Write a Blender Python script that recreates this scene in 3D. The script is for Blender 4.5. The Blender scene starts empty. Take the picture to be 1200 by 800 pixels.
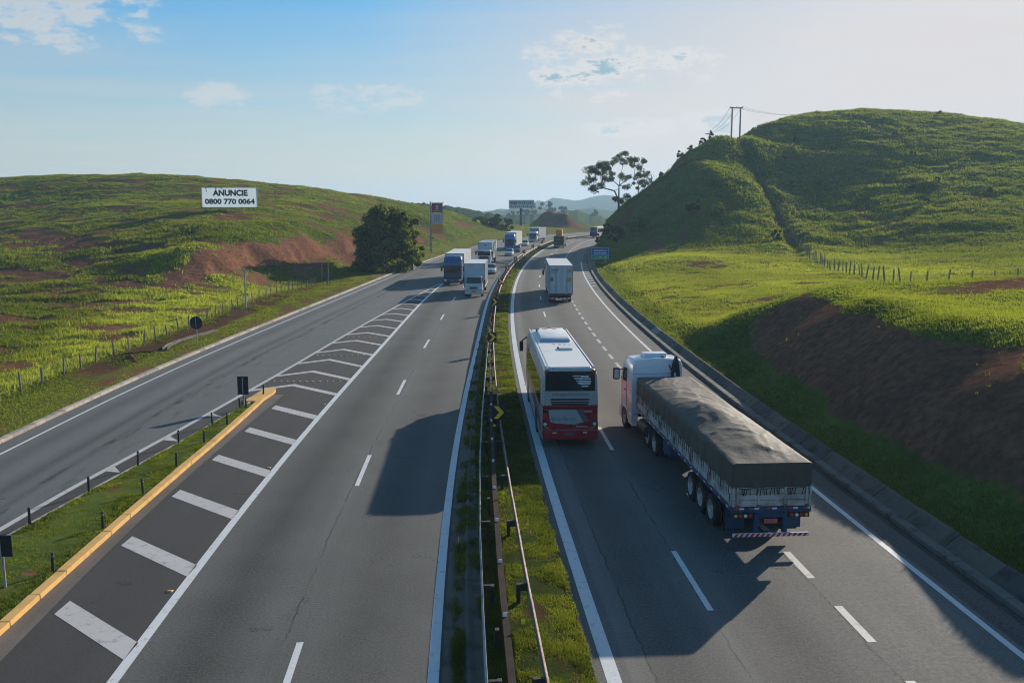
import bpy, bmesh, math, random
import numpy as np
from mathutils import Vector, Matrix
random.seed(7); rng = np.random.default_rng(7)
S = bpy.context.scene
COL = S.collection
R = math.radians
# ------------------------------------------------------------------ camera
EYE = 10.7
cam_d = bpy.data.cameras.new('camera'); cam = bpy.data.objects.new('camera', cam_d); COL.objects.link(cam)
cam.location = (0, 0, EYE); cam.rotation_euler = (math.pi/2 - 0.15, 0, 0)
cam_d.sensor_width = 36; cam_d.lens = 31.8; cam_d.clip_start = .5; cam_d.clip_end = 20000
S.camera = cam
S.view_settings.view_transform = 'Standard'; S.view_settings.look = 'None'
S.view_settings.exposure = 1.12; S.view_settings.gamma = 1
S.render.engine = 'CYCLES'
cy = S.cycles
cy.use_denoising = True; cy.filter_width = 1.0; cy.denoising_prefilter = 'ACCURATE'
try: cy.denoiser = 'OPENIMAGEDENOISE'
except Exception: pass
cy.use_adaptive_sampling = True; cy.adaptive_threshold = .012
cy.max_bounces = 6; cy.diffuse_bounces = 2; cy.glossy_bounces = 2; cy.transmission_bounces = 3
cy.transparent_max_bounces = 6; cy.volume_bounces = 0; cy.caustics_reflective = False; cy.caustics_refractive = False
# ------------------------------------------------------------------ sun and sky
SUN_AZ, SUN_EL = R(36), R(18)
to_sun = Vector((math.sin(SUN_AZ)*math.cos(SUN_EL), math.cos(SUN_AZ)*math.cos(SUN_EL), math.sin(SUN_EL)))
sd = bpy.data.lights.new('sun', 'SUN'); sd.energy = 3.3; sd.angle = R(.6); sd.color = (1, .90, .76)
sun = bpy.data.objects.new('sun', sd); COL.objects.link(sun)
sun.rotation_euler = to_sun.to_track_quat('Z', 'Y').to_euler(); sun.location = (60, 80, 60)
W = bpy.data.worlds.new('World'); S.world = W; W.use_nodes = True
wt = W.node_tree; wt.nodes.clear()
class NT:
    """small helper for wiring shader nodes"""
    def __init__(s, t): s.t = t
    def n(s, ty, **k):
        o = s.t.nodes.new(ty)
        for a, b in k.items(): setattr(o, a, b)
        return o
    def put(s, sock, v):
        if isinstance(v, bpy.types.NodeSocket): s.t.links.new(v, sock)
        elif isinstance(v, (tuple, list, Vector)):
            v = tuple(v)
            sock.default_value = v + (1,) if (len(v) == 3 and len(sock.default_value) == 4) else v
        else: sock.default_value = v
    def m(s, op, a, b=None, c=None, clamp=False):
        o = s.n('ShaderNodeMath', operation=op); o.use_clamp = clamp
        s.put(o.inputs[0], a)
        if b is not None: s.put(o.inputs[1], b)
        if c is not None: s.put(o.inputs[2], c)
        return o.outputs[0]
    def v(s, op, a, b=None):
        o = s.n('ShaderNodeVectorMath', operation=op); s.put(o.inputs[0], a)
        if b is not None:
            if op == 'SCALE': s.put(o.inputs['Scale'], b)
            else: s.put(o.inputs[1], b)
        return o.outputs['Value'] if op in ('DOT_PRODUCT', 'LENGTH') else o.outputs[0]
    def ss(s, x, lo, hi):
        o = s.n('ShaderNodeMapRange', interpolation_type='SMOOTHSTEP')
        s.put(o.inputs['Value'], x); s.put(o.inputs['From Min'], lo); s.put(o.inputs['From Max'], hi)
        return o.outputs['Result']
    def lin(s, x, lo, hi, a, b):
        o = s.n('ShaderNodeMapRange'); o.clamp = True
        s.put(o.inputs['Value'], x); s.put(o.inputs['From Min'], lo); s.put(o.inputs['From Max'], hi)
        s.put(o.inputs['To Min'], a); s.put(o.inputs['To Max'], b)
        return o.outputs['Result']
    def noise(s, vec, scale, detail=4, rough=.55, dist=0):
        o = s.n('ShaderNodeTexNoise')
        if vec is not None: s.put(o.inputs['Vector'], vec)
        s.put(o.inputs['Scale'], scale); s.put(o.inputs['Detail'], detail); s.put(o.inputs['Roughness'], rough); s.put(o.inputs['Distortion'], dist)
        return o.outputs['Fac']
    def mix(s, f, a, b, blend='MIX'):
        o = s.n('ShaderNodeMix', data_type='RGBA', blend_type=blend)
        s.put(o.inputs['Factor'], f); s.put(o.inputs['A'], a); s.put(o.inputs['B'], b)
        return o.outputs['Result']
    def xyz(s, v):
        o = s.n('ShaderNodeSeparateXYZ'); s.put(o.inputs[0], v); return o.outputs
    def vec(s, x, y, z):
        o = s.n('ShaderNodeCombineXYZ'); s.put(o.inputs[0], x); s.put(o.inputs[1], y); s.put(o.inputs[2], z); return o.outputs[0]
t = NT(wt)
sky = t.n('ShaderNodeTexSky', sky_type='NISHITA'); sky.sun_disc = False
sky.sun_elevation = SUN_EL; sky.sun_rotation = SUN_AZ; sky.altitude = 600; sky.air_density = 1.0; sky.dust_density = .8; sky.ozone_density = 3.0
D3 = t.n('ShaderNodeTexCoord').outputs['Generated']
dn = t.v('NORMALIZE', D3); dz = t.xyz(dn)
elev = t.m('MAXIMUM', dz[2], .03)
plane = t.vec(t.m('DIVIDE', dz[0], elev), t.m('DIVIDE', dz[1], elev), 0)
# thin high veil over the whole sky, a little denser in streaks
veil = t.noise(t.v('MULTIPLY', plane, (.22, .5, 1)), 1.0, 4, .6, .6)
veil2 = t.noise(plane, .16, 3, .5)
va = t.m('MULTIPLY', t.ss(veil, .30, .78), t.lin(veil2, .3, .7, .35, .8))
va = t.m('ADD', t.m('MULTIPLY', va, .45), t.lin(dz[2], 0, .20, .62, .0), clamp=True)
hs = t.n('ShaderNodeHueSaturation'); hs.inputs['Saturation'].default_value = 1.38; hs.inputs['Value'].default_value = .82; hs.inputs['Hue'].default_value = .492
wt.links.new(sky.outputs[0], hs.inputs['Color']); skb = hs.outputs[0]
sunward = t.v('DOT_PRODUCT', dn, to_sun)                         # thin cloud scatters the sun's light forward
va = t.m('ADD', va, t.lin(sunward, .72, .97, 0, .75), clamp=True)
lum = t.v('DOT_PRODUCT', sky.outputs[0], (.25, .6, .15))
grey = t.v('SCALE', t.mix(t.lin(sunward, .7, .95, 0, 1), (.965, .99, 1.0), (1.0, .955, .96)), t.m('ADD', t.m('MULTIPLY', t.m('MINIMUM', lum, 9.0), .62), 2.2))
skyc = t.mix(va, skb, grey)
# cumulus banks: (azimuth deg, elevation deg, half width, half height, opacity, edge lit / grey-blue core)
CL = [(-27.0, 10.3, 6.0, 2.0, .62, .15), (-31, 7.3, 2.2, .8, .5, 0), (-17.3, 6.2, 1.9, .8, .42, 0), (-8.5, 6.4, 3.6, .85, .42, 0),
      (5.0, 8.5, 4.6, 2.1, .9, .95), (10.2, 8.5, 2.8, 1.2, .8, .8), (7.6, 4.7, 3.0, .75, .65, .6), (12.2, 5.0, 2.2, .8, .5, .6), (31, 6.4, 2.5, .8, .5, .4),
      (-50, 12, 8, 2.3, .8, .2), (60, 13, 8, 2.4, .7, .5), (150, 11, 12, 2.5, .8, .2)]
dst = t.v('MULTIPLY', dn, (1, 1, 2.3)); nz = t.noise(dst, 24, 5, .64)
nz2 = t.noise(dst, 75, 3, .6)
nw = t.m('ADD', t.m('MULTIPLY', t.m('SUBTRACT', nz, .55), 6.0), t.m('MULTIPLY', t.m('SUBTRACT', nz2, .5), 1.2))
cloudA = None; core = None
nw1 = t.m('ADD', nw, 1.0)
def ssto(x, lo, hi, top):
    o = t.n('ShaderNodeMapRange', interpolation_type='SMOOTHSTEP'); t.put(o.inputs['Value'], x); o.inputs['From Min'].default_value = lo; o.inputs['From Max'].default_value = hi; o.inputs['To Max'].default_value = top
    return o.outputs['Result']
for (az, el, hw, hh, op, gr) in CL:
    a, e_ = R(az), R(el)
    c = Vector((math.sin(a)*math.cos(e_), math.cos(a)*math.cos(e_), math.sin(e_)))
    r_ = Vector((math.cos(a), -math.sin(a), 0)); u_ = r_.cross(c)
    p = t.v('DOT_PRODUCT', dn, r_/math.sin(R(hw))); q = t.v('DOT_PRODUCT', dn, u_/math.sin(R(hh)))
    d2 = t.m('MULTIPLY_ADD', p, p, t.m('MULTIPLY', q, q)); val = t.m('SUBTRACT', nw1, d2); near = ssto(d2, 2.6, .6, 1)
    al = t.m('MULTIPLY', ssto(val, -.35, .95, op), near); cloudA = al if cloudA is None else t.m('MAXIMUM', cloudA, al)
    if gr > .1:
        co = t.m('MULTIPLY', ssto(val, .55, 1.2, gr), near); core = co if core is None else t.m('MAXIMUM', core, co)
white = t.v('SCALE', (1.0, .985, .96), t.m('ADD', t.m('MULTIPLY', t.m('MINIMUM', lum, 8.0), .85), 3.6))
corec = t.v('SCALE', (.50, .82, 1.02), t.m('ADD', t.m('MULTIPLY', t.m('MINIMUM', lum, 8.0), .30), 1.5))
skyc = t.mix(cloudA, skyc, white)
skyc = t.mix(core, skyc, corec)
bg = t.n('ShaderNodeBackground'); lumf = t.v('DOT_PRODUCT', skyc, (.25, .6, .15))
skyc = t.v('SCALE', skyc, t.m('DIVIDE', 2.0, t.m('ADD', 1.0, t.m('MULTIPLY', lumf, .25))))   # thin cloud evens out the glare
t.put(bg.inputs['Color'], skyc); bg.inputs['Strength'].default_value = .063
wo = t.n('ShaderNodeOutputWorld'); wt.links.new(bg.outputs[0], wo.inputs[0])

# ------------------------------------------------------------------ generic helpers
def tag(o, label=None, cat=None, group=None, kind=None):
    if label: o['label'] = label
    if cat: o['category'] = cat
    if group: o['group'] = group
    if kind: o['kind'] = kind
    return o
def empty(name, loc=(0, 0, 0), rz=0, label=None, cat=None, group=None):
    o = bpy.data.objects.new(name, None); COL.objects.link(o); o.location = loc; o.rotation_euler = (0, 0, rz)
    o.empty_display_size = .3
    return tag(o, label, cat, group)
def link(me, name, parent=None, loc=(0, 0, 0), rot=(0, 0, 0), scale=(1, 1, 1)):
    o = bpy.data.objects.new(name, me); COL.objects.link(o)
    o.parent = parent; o.location = loc; o.rotation_euler = rot; o.scale = scale
    return o
class MB:
    def __init__(s): s.v = []; s.f = []; s.mi = []; s.cur = 0; s.comp = []
    def add(s, vs, fs):
        b = len(s.v); s.comp.append((b, len(s.f), len(vs), len(fs))); s.v += [tuple(v) for v in vs]
        for f in fs: s.f.append(tuple(b+i for i in f)); s.mi.append(s.cur)
        return s
    def box(s, x0, x1, y0, y1, z0, z1):
        return s.add([(x0,y0,z0),(x1,y0,z0),(x1,y1,z0),(x0,y1,z0),(x0,y0,z1),(x1,y0,z1),(x1,y1,z1),(x0,y1,z1)],
                     [(0,3,2,1),(4,5,6,7),(0,1,5,4),(1,2,6,5),(2,3,7,6),(3,0,4,7)])
    def cyl(s, p0, p1, r0, r1=None, n=12, caps=True):
        r1 = r0 if r1 is None else r1
        p0, p1 = Vector(p0), Vector(p1); d = (p1-p0).normalized()
        a = d.orthogonal().normalized(); b = d.cross(a)
        vs = []
        for p, r in ((p0, r0), (p1, r1)):
            for i in range(n):
                w = 2*math.pi*i/n; vs.append(p + (a*math.cos(w)+b*math.sin(w))*r)
        fs = [(i, (i+1) % n, n+(i+1) % n, n+i) for i in range(n)]
        if caps: fs += [tuple(range(n-1, -1, -1)), tuple(range(n, 2*n))]
        return s.add(vs, fs)
    def loft(s, rings, caps=True, close=True):
        n = len(rings[0]); vs = [v for r in rings for v in r]; fs = []
        for k in range(len(rings)-1):
            for i in range(n if close else n-1):
                j = (i+1) % n; fs.append((k*n+i, k*n+j, (k+1)*n+j, (k+1)*n+i))
        if caps: fs += [tuple(range(n-1, -1, -1)), tuple(range((len(rings)-1)*n, len(rings)*n))]
        return s.add(vs, fs)
    def prism(s, poly, x0, x1):          # poly in (y, z), extruded along x
        n = len(poly); vs = [(x0, a, b) for a, b in poly] + [(x1, a, b) for a, b in poly]
        fs = [(i, n+i, n+(i+1) % n, (i+1) % n) for i in range(n)] + [tuple(range(n)), tuple(range(2*n-1, n-1, -1))]
        return s.add(vs, fs)
    def plate(s, poly, y0, y1):          # poly in (x, z), thick along y
        n = len(poly); vs = [(a, y0, b) for a, b in poly] + [(a, y1, b) for a, b in poly]
        fs = [(i, (i+1) % n, n+(i+1) % n, n+i) for i in range(n)] + [tuple(range(n-1, -1, -1)), tuple(range(n, 2*n))]
        return s.add(vs, fs)
    def mesh(s, name, mats, bevel=0, seg=1, smooth=False, auto=None):
        me = bpy.data.meshes.new(name); me.from_pydata(s.v, [], s.f)
        for m_ in (mats if isinstance(mats, (list, tuple)) else [mats]):
            if m_: me.materials.append(m_)
        me.polygons.foreach_set('material_index', s.mi)
        bm = bmesh.new(); bm.from_mesh(me)
        bmesh.ops.recalc_face_normals(bm, faces=bm.faces)
        if bevel:
            ed = [e for e in bm.edges if len(e.link_faces) == 2 and e.calc_face_angle(0) > .5]
            bmesh.ops.bevel(bm, geom=ed, offset=bevel, segments=seg, profile=.6, affect='EDGES', clamp_overlap=True)
        if smooth:
            for f in bm.faces: f.smooth = True
            lim = auto or 0.6
            for e in bm.edges:
                if len(e.link_faces) == 2 and e.calc_face_angle(0) > lim: e.smooth = False
        bm.to_mesh(me); bm.free()
        return me
    def build(s, name, mats, parent=None, loc=(0, 0, 0), rot=(0, 0, 0), **k):
        return link(s.mesh(name, mats, **k), name, parent, loc, rot)
def np_mesh(name, verts, tris, mat, cols=None, quads=False, smooth=False, uv=None):
    k = 4 if quads else 3
    me = bpy.data.meshes.new(name); nv, nf = len(verts), len(tris)
    me.vertices.add(nv); me.vertices.foreach_set('co', np.asarray(verts, np.float32).ravel())
    me.loops.add(nf*k); me.loops.foreach_set('vertex_index', np.asarray(tris, np.int32).ravel())
    me.polygons.add(nf); me.polygons.foreach_set('loop_start', np.arange(nf, dtype=np.int32)*k)
    if smooth: me.polygons.foreach_set('use_smooth', np.ones(nf, bool))
    if cols is not None:
        a = me.color_attributes.new('cov', 'FLOAT_COLOR', 'POINT')
        c = np.ones((nv, 4), np.float32); c[:, :3] = cols; a.data.foreach_set('color', c.ravel())
    me.update(calc_edges=True)
    if uv is not None:
        l = me.uv_layers.new(name='UVMap'); l.data.foreach_set('uv', np.asarray(uv, np.float32)[np.asarray(tris).ravel()].ravel())
    me.materials.append(mat)
    me.validate()
    return me
# ---- noise for shapes
_perm = rng.permutation(512).astype(np.int64); _perm = np.concatenate([_perm, _perm, _perm])
_gx = np.cos(np.arange(512)*2.399963); _gy = np.sin(np.arange(512)*2.399963)
def pn(x, y):
    x = np.asarray(x, float); y = np.asarray(y, float)
    xi = np.floor(x).astype(np.int64); yi = np.floor(y).astype(np.int64); fx = x-xi; fy = y-yi
    u = fx*fx*fx*(fx*(fx*6-15)+10); w = fy*fy*fy*(fy*(fy*6-15)+10)
    def g(a, b, dx, dy):
        h = _perm[_perm[a & 511] + (b & 511)]; return _gx[h]*dx + _gy[h]*dy
    n00 = g(xi, yi, fx, fy); n10 = g(xi+1, yi, fx-1, fy); n01 = g(xi, yi+1, fx, fy-1); n11 = g(xi+1, yi+1, fx-1, fy-1)
    return ((n00*(1-u)+n10*u)*(1-w) + (n01*(1-u)+n11*u)*w)*1.5
def fbm(x, y, o=4, g=.5):
    r = 0; a = 1
    for k in range(o): r = r + a*pn(x*2**k+17.3*k, y*2**k-9.1*k); a *= g
    return r
def sst(x, a, b):
    q = np.clip((x-a)/(b-a), 0, 1); return q*q*(3-2*q)
def spline(xs, ys):
    xs = np.asarray(xs, float); ys = np.asarray(ys, float); n = len(xs)
    h = np.diff(xs); A = np.zeros((n, n)); b = np.zeros(n); A[0, 0] = A[-1, -1] = 1
    for i in range(1, n-1):
        A[i, i-1] = h[i-1]; A[i, i] = 2*(h[i-1]+h[i]); A[i, i+1] = h[i]
        b[i] = 6*((ys[i+1]-ys[i])/h[i] - (ys[i]-ys[i-1])/h[i-1])
    M = np.linalg.solve(A, b)
    def f(x):
        x = np.asarray(x, float); i = np.clip(np.searchsorted(xs, x)-1, 0, n-2); hh = h[i]; a = (xs[i+1]-x)/hh; c = (x-xs[i])/hh
        r = a*ys[i] + c*ys[i+1] + ((a**3-a)*M[i] + (c**3-c)*M[i+1])*hh*hh/6
        r = np.where(x < xs[0], ys[0] + (x-xs[0])*((ys[1]-ys[0])/h[0]), r)
        return np.where(x > xs[-1], ys[-1], r)
    return f

# ------------------------------------------------------------------ materials
MATS = {}
def pbr(name, col, rough=.6, metal=0, spec=.4, var=.12, vscale=3.0, bump=0, bscale=30, coat=0, dirt=None, dscale=1.5, dth=(.45, .75)):
    """paint, plastic, metal: a base colour with soft tone variation, optional dirt and relief"""
    if name in MATS: return MATS[name]
    m = bpy.data.materials.new(name); m.use_nodes = True; q = NT(m.node_tree)
    b = m.node_tree.nodes['Principled BSDF']
    oc = q.n('ShaderNodeTexCoord').outputs['Object']
    c = q.mix(q.noise(oc, vscale, 4), tuple(x*(1-var) for x in col), tuple(min(1, x*(1+var)) for x in col))
    if dirt: c = q.mix(q.m('MULTIPLY', q.ss(q.noise(oc, dscale, 6, .65), *dth), .75), c, dirt)
    q.put(b.inputs['Base Color'], c)
    b.inputs['Metallic'].default_value = metal; b.inputs['Specular IOR Level'].default_value = spec
    q.put(b.inputs['Roughness'], q.lin(q.noise(oc, vscale*2.3, 3), .3, .7, max(.02, rough*.82), min(1, rough*1.15)))
    if coat: b.inputs['Coat Weight'].default_value = coat; b.inputs['Coat Roughness'].default_value = .08
    if bump:
        bp = q.n('ShaderNodeBump'); bp.inputs['Strength'].default_value = bump; bp.inputs['Distance'].default_value = .02
        q.put(bp.inputs['Height'], q.noise(oc, bscale, 5, .6)); m.node_tree.links.new(bp.outputs[0], b.inputs['Normal'])
    MATS[name] = m; return m
def asphalt(name, base, tracks, tone=.25, seams=(), speck=1.5, crack=True, lanes=(), blots=()):
    """road surface; UV in metres (lateral, along). tracks: (lateral, half width, amount) darker or lighter wheel paths"""
    m = bpy.data.materials.new(name); m.use_nodes = True; q = NT(m.node_tree); b = m.node_tree.nodes['Principled BSDF']
    uv = q.n('ShaderNodeUVMap').outputs[0]; c = q.xyz(uv); u, v = c[0], c[1]
    long_ = q.vec(q.m('MULTIPLY', u, 1.0), q.m('MULTIPLY', v, .06), 0)
    n1 = q.noise(long_, 1.1, 5, .6); n2 = q.noise(uv, .35, 4, .6); n3 = q.noise(uv, 15, 3, .75); n4 = q.noise(uv, 7, 4, .65)
    f = q.m('ADD', 1.0, q.m('MULTIPLY', q.m('SUBTRACT', n1, .5), tone*2))
    f = q.m('ADD', f, q.m('MULTIPLY', q.m('SUBTRACT', n2, .5), tone*1.6))
    f = q.m('ADD', f, q.m('MULTIPLY', q.m('SUBTRACT', n3, .5), speck))
    f = q.m('ADD', f, q.m('MULTIPLY', q.m('SUBTRACT', n4, .5), .30))
    wob = q.m('MULTIPLY', q.m('SUBTRACT', q.noise(q.vec(0, q.m('MULTIPLY', v, .05), 3), 1.0, 3), .5), .5)
    for (x, w, am) in tracks:
        d = q.m('DIVIDE', q.m('SUBTRACT', q.m('ADD', u, wob), x), w)
        g = q.m('POWER', 2.718, q.m('MULTIPLY', q.m('MULTIPLY', d, d), -1))
        f = q.m('ADD', f, q.m('MULTIPLY', g, q.m('MULTIPLY', q.lin(n1, .3, .7, .5, 1.4), am)))
    for (x0, x1, am) in lanes:
        g = q.m('MULTIPLY', q.ss(q.m('ADD', u, q.m('MULTIPLY', wob, .3)), x0-.03, x0+.03), q.ss(q.m('ADD', u, q.m('MULTIPLY', wob, .3)), x1+.03, x1-.03))
        f = q.m('ADD', f, q.m('MULTIPLY', g, am))
    for (x, w, am) in blots:
        d = q.m('DIVIDE', q.m('SUBTRACT', u, x), w); g = q.m('POWER', 2.718, q.m('MULTIPLY', q.m('MULTIPLY', d, d), -1))
        f = q.m('SUBTRACT', f, q.m('MULTIPLY', q.m('MULTIPLY', g, q.ss(q.noise(q.vec(q.m('MULTIPLY', u, 2.2), q.m('MULTIPLY', v, .42), 5), 1.0, 2, .5), .52, .62)), am))
    f = q.m('MAXIMUM', f, .15)
    col = q.v('SCALE', base, f)
    fine = q.m('MULTIPLY', q.m('SUBTRACT', q.noise(q.vec(q.m('MULTIPLY', u, .5), v, 9), 1.3, 5, .7), .5), .35)
    for x in seams:
        d = q.m('ABSOLUTE', q.m('SUBTRACT', q.m('ADD', u, fine), x))
        col = q.mix(q.m('MULTIPLY', q.ss(d, .035, .010), q.m('MULTIPLY', q.ss(n2, .42, .6), .7)), col, (.018, .018, .018))
    if crack:
        vo = q.n('ShaderNodeTexVoronoi', feature='DISTANCE_TO_EDGE'); q.put(vo.inputs['Vector'], q.v('ADD', q.vec(u, q.m('MULTIPLY', v, .45), 0), q.v('SCALE', q.vec(n4, n2, 0), 2.2))); vo.inputs['Scale'].default_value = .22
        ck = q.m('MULTIPLY', q.ss(vo.outputs['Distance'], .007, .002), q.ss(n2, .52, .62))
        col = q.mix(q.m('MULTIPLY', ck, .8), col, (.02, .02, .02))
    q.put(b.inputs['Base Color'], col)
    q.put(b.inputs['Roughness'], q.lin(n4, .3, .7, .80, .95)); b.inputs['Specular IOR Level'].default_value = .22
    bp = q.n('ShaderNodeBump'); bp.inputs['Strength'].default_value = .35; bp.inputs['Distance'].default_value = .008
    q.put(bp.inputs['Height'], n3); m.node_tree.links.new(bp.outputs[0], b.inputs['Normal'])
    MATS[name] = m; return m
def marking(name, col, wear=.55, base=(.13, .125, .115)):
    m = bpy.data.materials.new(name); m.use_nodes = True; q = NT(m.node_tree); b = m.node_tree.nodes['Principled BSDF']
    p = q.n('ShaderNodeNewGeometry').outputs['Position']
    n1 = q.noise(p, 3.2, 6, .7); n2 = q.noise(p, 30, 3, .6); n3 = q.noise(p, .6, 3)
    w = q.m('MULTIPLY', q.ss(q.m('ADD', n1, q.m('MULTIPLY', q.m('SUBTRACT', n2, .5), .5)), wear, wear+.10), .8)
    c = q.mix(n3, tuple(x*.82 for x in col), col)
    q.put(b.inputs['Base Color'], q.mix(q.m('MULTIPLY', w, .7), c, base)); b.inputs['Roughness'].default_value = .65; b.inputs['Specular IOR Level'].default_value = .3
    MATS[name] = m; return m
def concrete(name, col, scale=1.0, stain=(.07, .065, .06), amount=.6, moss=None):
    m = bpy.data.materials.new(name); m.use_nodes = True; q = NT(m.node_tree); b = m.node_tree.nodes['Principled BSDF']
    p = q.n('ShaderNodeNewGeometry').outputs['Position']
    n1 = q.noise(p, 1.1*scale, 6, .65); n2 = q.noise(p, 14*scale, 4, .6); n3 = q.noise(p, .3*scale, 4, .6)
    c = q.mix(n2, tuple(x*.8 for x in col), tuple(min(1, x*1.15) for x in col))
    c = q.mix(q.m('MULTIPLY', q.ss(n1, .46, .70), amount), c, stain)
    if moss: c = q.mix(q.m('MULTIPLY', q.ss(n3, .5, .66), .6), c, moss)
    q.put(b.inputs['Base Color'], c); b.inputs['Roughness'].default_value = .9; b.inputs['Specular IOR Level'].default_value = .2
    bp = q.n('ShaderNodeBump'); bp.inputs['Strength'].default_value = .4; bp.inputs['Distance'].default_value = .01
    q.put(bp.inputs['Height'], n2); m.node_tree.links.new(bp.outputs[0], b.inputs['Normal'])
    MATS[name] = m; return m
def ground_mat():
    """pasture: cov.r bare soil, cov.g dry yellow grass, cov.b tone"""
    m = bpy.data.materials.new('pasture'); m.use_nodes = True; q = NT(m.node_tree); b = m.node_tree.nodes['Principled BSDF']
    p = q.n('ShaderNodeNewGeometry').outputs['Position']
    at = q.n('ShaderNodeAttribute'); at.attribute_name = 'cov'; c = q.n('ShaderNodeSeparateColor'); q.put(c.inputs[0], at.outputs['Color'])
    so, dr, to = c.outputs[0], c.outputs[1], c.outputs[2]
    n1 = q.noise(p, .35, 6, .65); n2 = q.noise(p, 2.2, 5, .65); n3 = q.noise(p, .06, 4, .6); n4 = q.noise(p, 9, 4, .6)
    g = q.mix(q.ss(q.m('ADD', q.m('MULTIPLY', n1, .6), q.m('MULTIPLY', n2, .4)), .36, .64), (.034, .055, .014), (.085, .125, .026))
    g = q.mix(q.m('MULTIPLY', q.ss(n3, .42, .66), .5), g, (.060, .070, .024))
    g = q.mix(q.m('MULTIPLY', dr, .85), g, q.mix(n2, (.12, .135, .030), (.22, .215, .058)))
    g = q.mix(q.ss(q.m('ADD', to, q.m('MULTIPLY', q.m('SUBTRACT', n2, .5), .5)), .35, .9), g, (.030, .042, .013))
    s = q.mix(q.ss(n2, .3, .7), (.105, .050, .030), (.215, .105, .062))
    s = q.mix(q.m('MULTIPLY', q.ss(n1, .45, .7), .55), s, (.085, .050, .033))
    s = q.mix(q.m('MULTIPLY', q.ss(to, .3, .9), .75), s, (.060, .040, .028))
    edge = q.m('ADD', so, q.m('ADD', q.m('MULTIPLY', q.m('SUBTRACT', n2, .5), .9), q.m('MULTIPLY', q.m('SUBTRACT', n4, .5), .5)))
    col = q.mix(q.ss(edge, .36, .62), g, s)
    q.put(b.inputs['Base Color'], col); b.inputs['Roughness'].default_value = 1; b.inputs['Specular IOR Level'].default_value = 0
    bp = q.n('ShaderNodeBump'); bp.inputs['Strength'].default_value = .7; bp.inputs['Distance'].default_value = .12
    q.put(bp.inputs['Height'], q.m('ADD', q.m('MULTIPLY', n2, .7), q.m('MULTIPLY', n4, .3))); m.node_tree.links.new(bp.outputs[0], b.inputs['Normal'])
    MATS['pasture'] = m; return m
def leaf_mat(name, trans=.45, gloss=.0):
    """leaves and blades: colour from the mesh, light passes through"""
    m = bpy.data.materials.new(name); m.use_nodes = True; tr = m.node_tree; q = NT(tr); tr.nodes.clear()
    at = q.n('ShaderNodeAttribute'); at.attribute_name = 'cov'
    d = q.n('ShaderNodeBsdfDiffuse'); tl = q.n('ShaderNodeBsdfTranslucent'); mx = q.n('ShaderNodeMixShader')
    q.put(d.inputs[0], at.outputs['Color'])
    q.put(tl.inputs[0], q.mix(1.0, at.outputs['Color'], (1.36, 1.48, .50), 'MULTIPLY'))
    mx.inputs[0].default_value = trans; tr.links.new(d.outputs[0], mx.inputs[1]); tr.links.new(tl.outputs[0], mx.inputs[2])
    o = q.n('ShaderNodeOutputMaterial'); tr.links.new(mx.outputs[0], o.inputs[0])
    MATS[name] = m; return m
M_ground = ground_mat()
M_blade = leaf_mat('grass_blade', .58); M_leaf = leaf_mat('tree_leaf', .55)
M_bark = pbr('bark', (.075, .06, .045), .95, var=.35, vscale=8, bump=.8, bscale=14)
M_conc = concrete('concrete', (.30, .28, .25), 1.0, amount=.75)
M_apron = concrete('weathered_concrete', (.15, .14, .12), 1.0, (.04, .037, .03), .85)
M_gutter = concrete('gutter_concrete', (.13, .112, .088), 1.2, (.05, .042, .03), .8)
M_kerb = concrete('kerb_concrete', (.42, .36, .30), 1.2, (.15, .12, .10), .5)
M_ykerb = concrete('yellow_kerb_paint', (.66, .39, .13), 1.4, (.30, .19, .09), .4)
M_white = marking('road_paint_white', (.64, .64, .62), .58)
M_worn = marking('road_paint_worn', (.52, .49, .455), .56)
M_galv = pbr('galvanised_steel', (.36, .36, .35), .75, .1, dirt=(.17, .10, .06), dscale=1.2, dth=(.42, .62))
M_rail = pbr('rusty_rail_steel', (.30, .23, .19), .8, 0, dirt=(.20, .10, .055), dscale=1.6, dth=(.38, .6))
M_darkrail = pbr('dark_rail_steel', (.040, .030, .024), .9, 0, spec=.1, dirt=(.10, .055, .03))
M_post = pbr('dark_post_steel', (.045, .035, .03), .75, .2, dirt=(.10, .05, .03))
M_black = pbr('black_paint', (.012, .012, .013), .6, var=.2)
M_bol = pbr('bollard_plastic', (.02, .024, .03), .55, var=.2)
M_signback = pbr('sign_back', (.014, .016, .018), .6, dirt=(.04, .04, .04))
M_yell = pbr('signal_yellow', (.95, .50, .02), .5, var=.08)
M_refl = pbr('reflector_yellow', (.85, .70, .02), .4, var=.05)
M_wood = pbr('fence_wood', (.17, .14, .12), .9, var=.35, vscale=6, bump=.5)
M_wire = pbr('fence_wire', (.12, .11, .10), .6, .6)
M_grey = pbr('pole_concrete', (.33, .33, .33), .85, var=.2)
M_tyre = pbr('tyre_rubber', (.018, .018, .018), .85, var=.25, dirt=(.06, .052, .045), dth=(.5, .8))
M_rim = pbr('rim_steel', (.48, .46, .43), .5, .3, dirt=(.16, .12, .09), dscale=6, dth=(.4, .7))
M_glass = pbr('dark_glass', (.012, .016, .016), .06, spec=.8, var=.1)
M_chrome = pbr('lamp_glass', (.75, .78, .80), .12, .2, spec=.7, var=.05)
M_red = pbr('tail_lamp_red', (.55, .02, .02), .25, spec=.6, var=.1)
M_amber = pbr('lamp_amber', (.85, .30, .03), .25, spec=.6, var=.1)
M_chassis = pbr('chassis_black', (.022, .021, .02), .7, var=.3, dirt=(.06, .05, .04), dth=(.5, .8))
M_plate = pbr('number_plate_red', (.50, .10, .10), .5, var=.2)
M_plateg = pbr('number_plate_grey', (.45, .45, .45), .5, var=.2)
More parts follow.
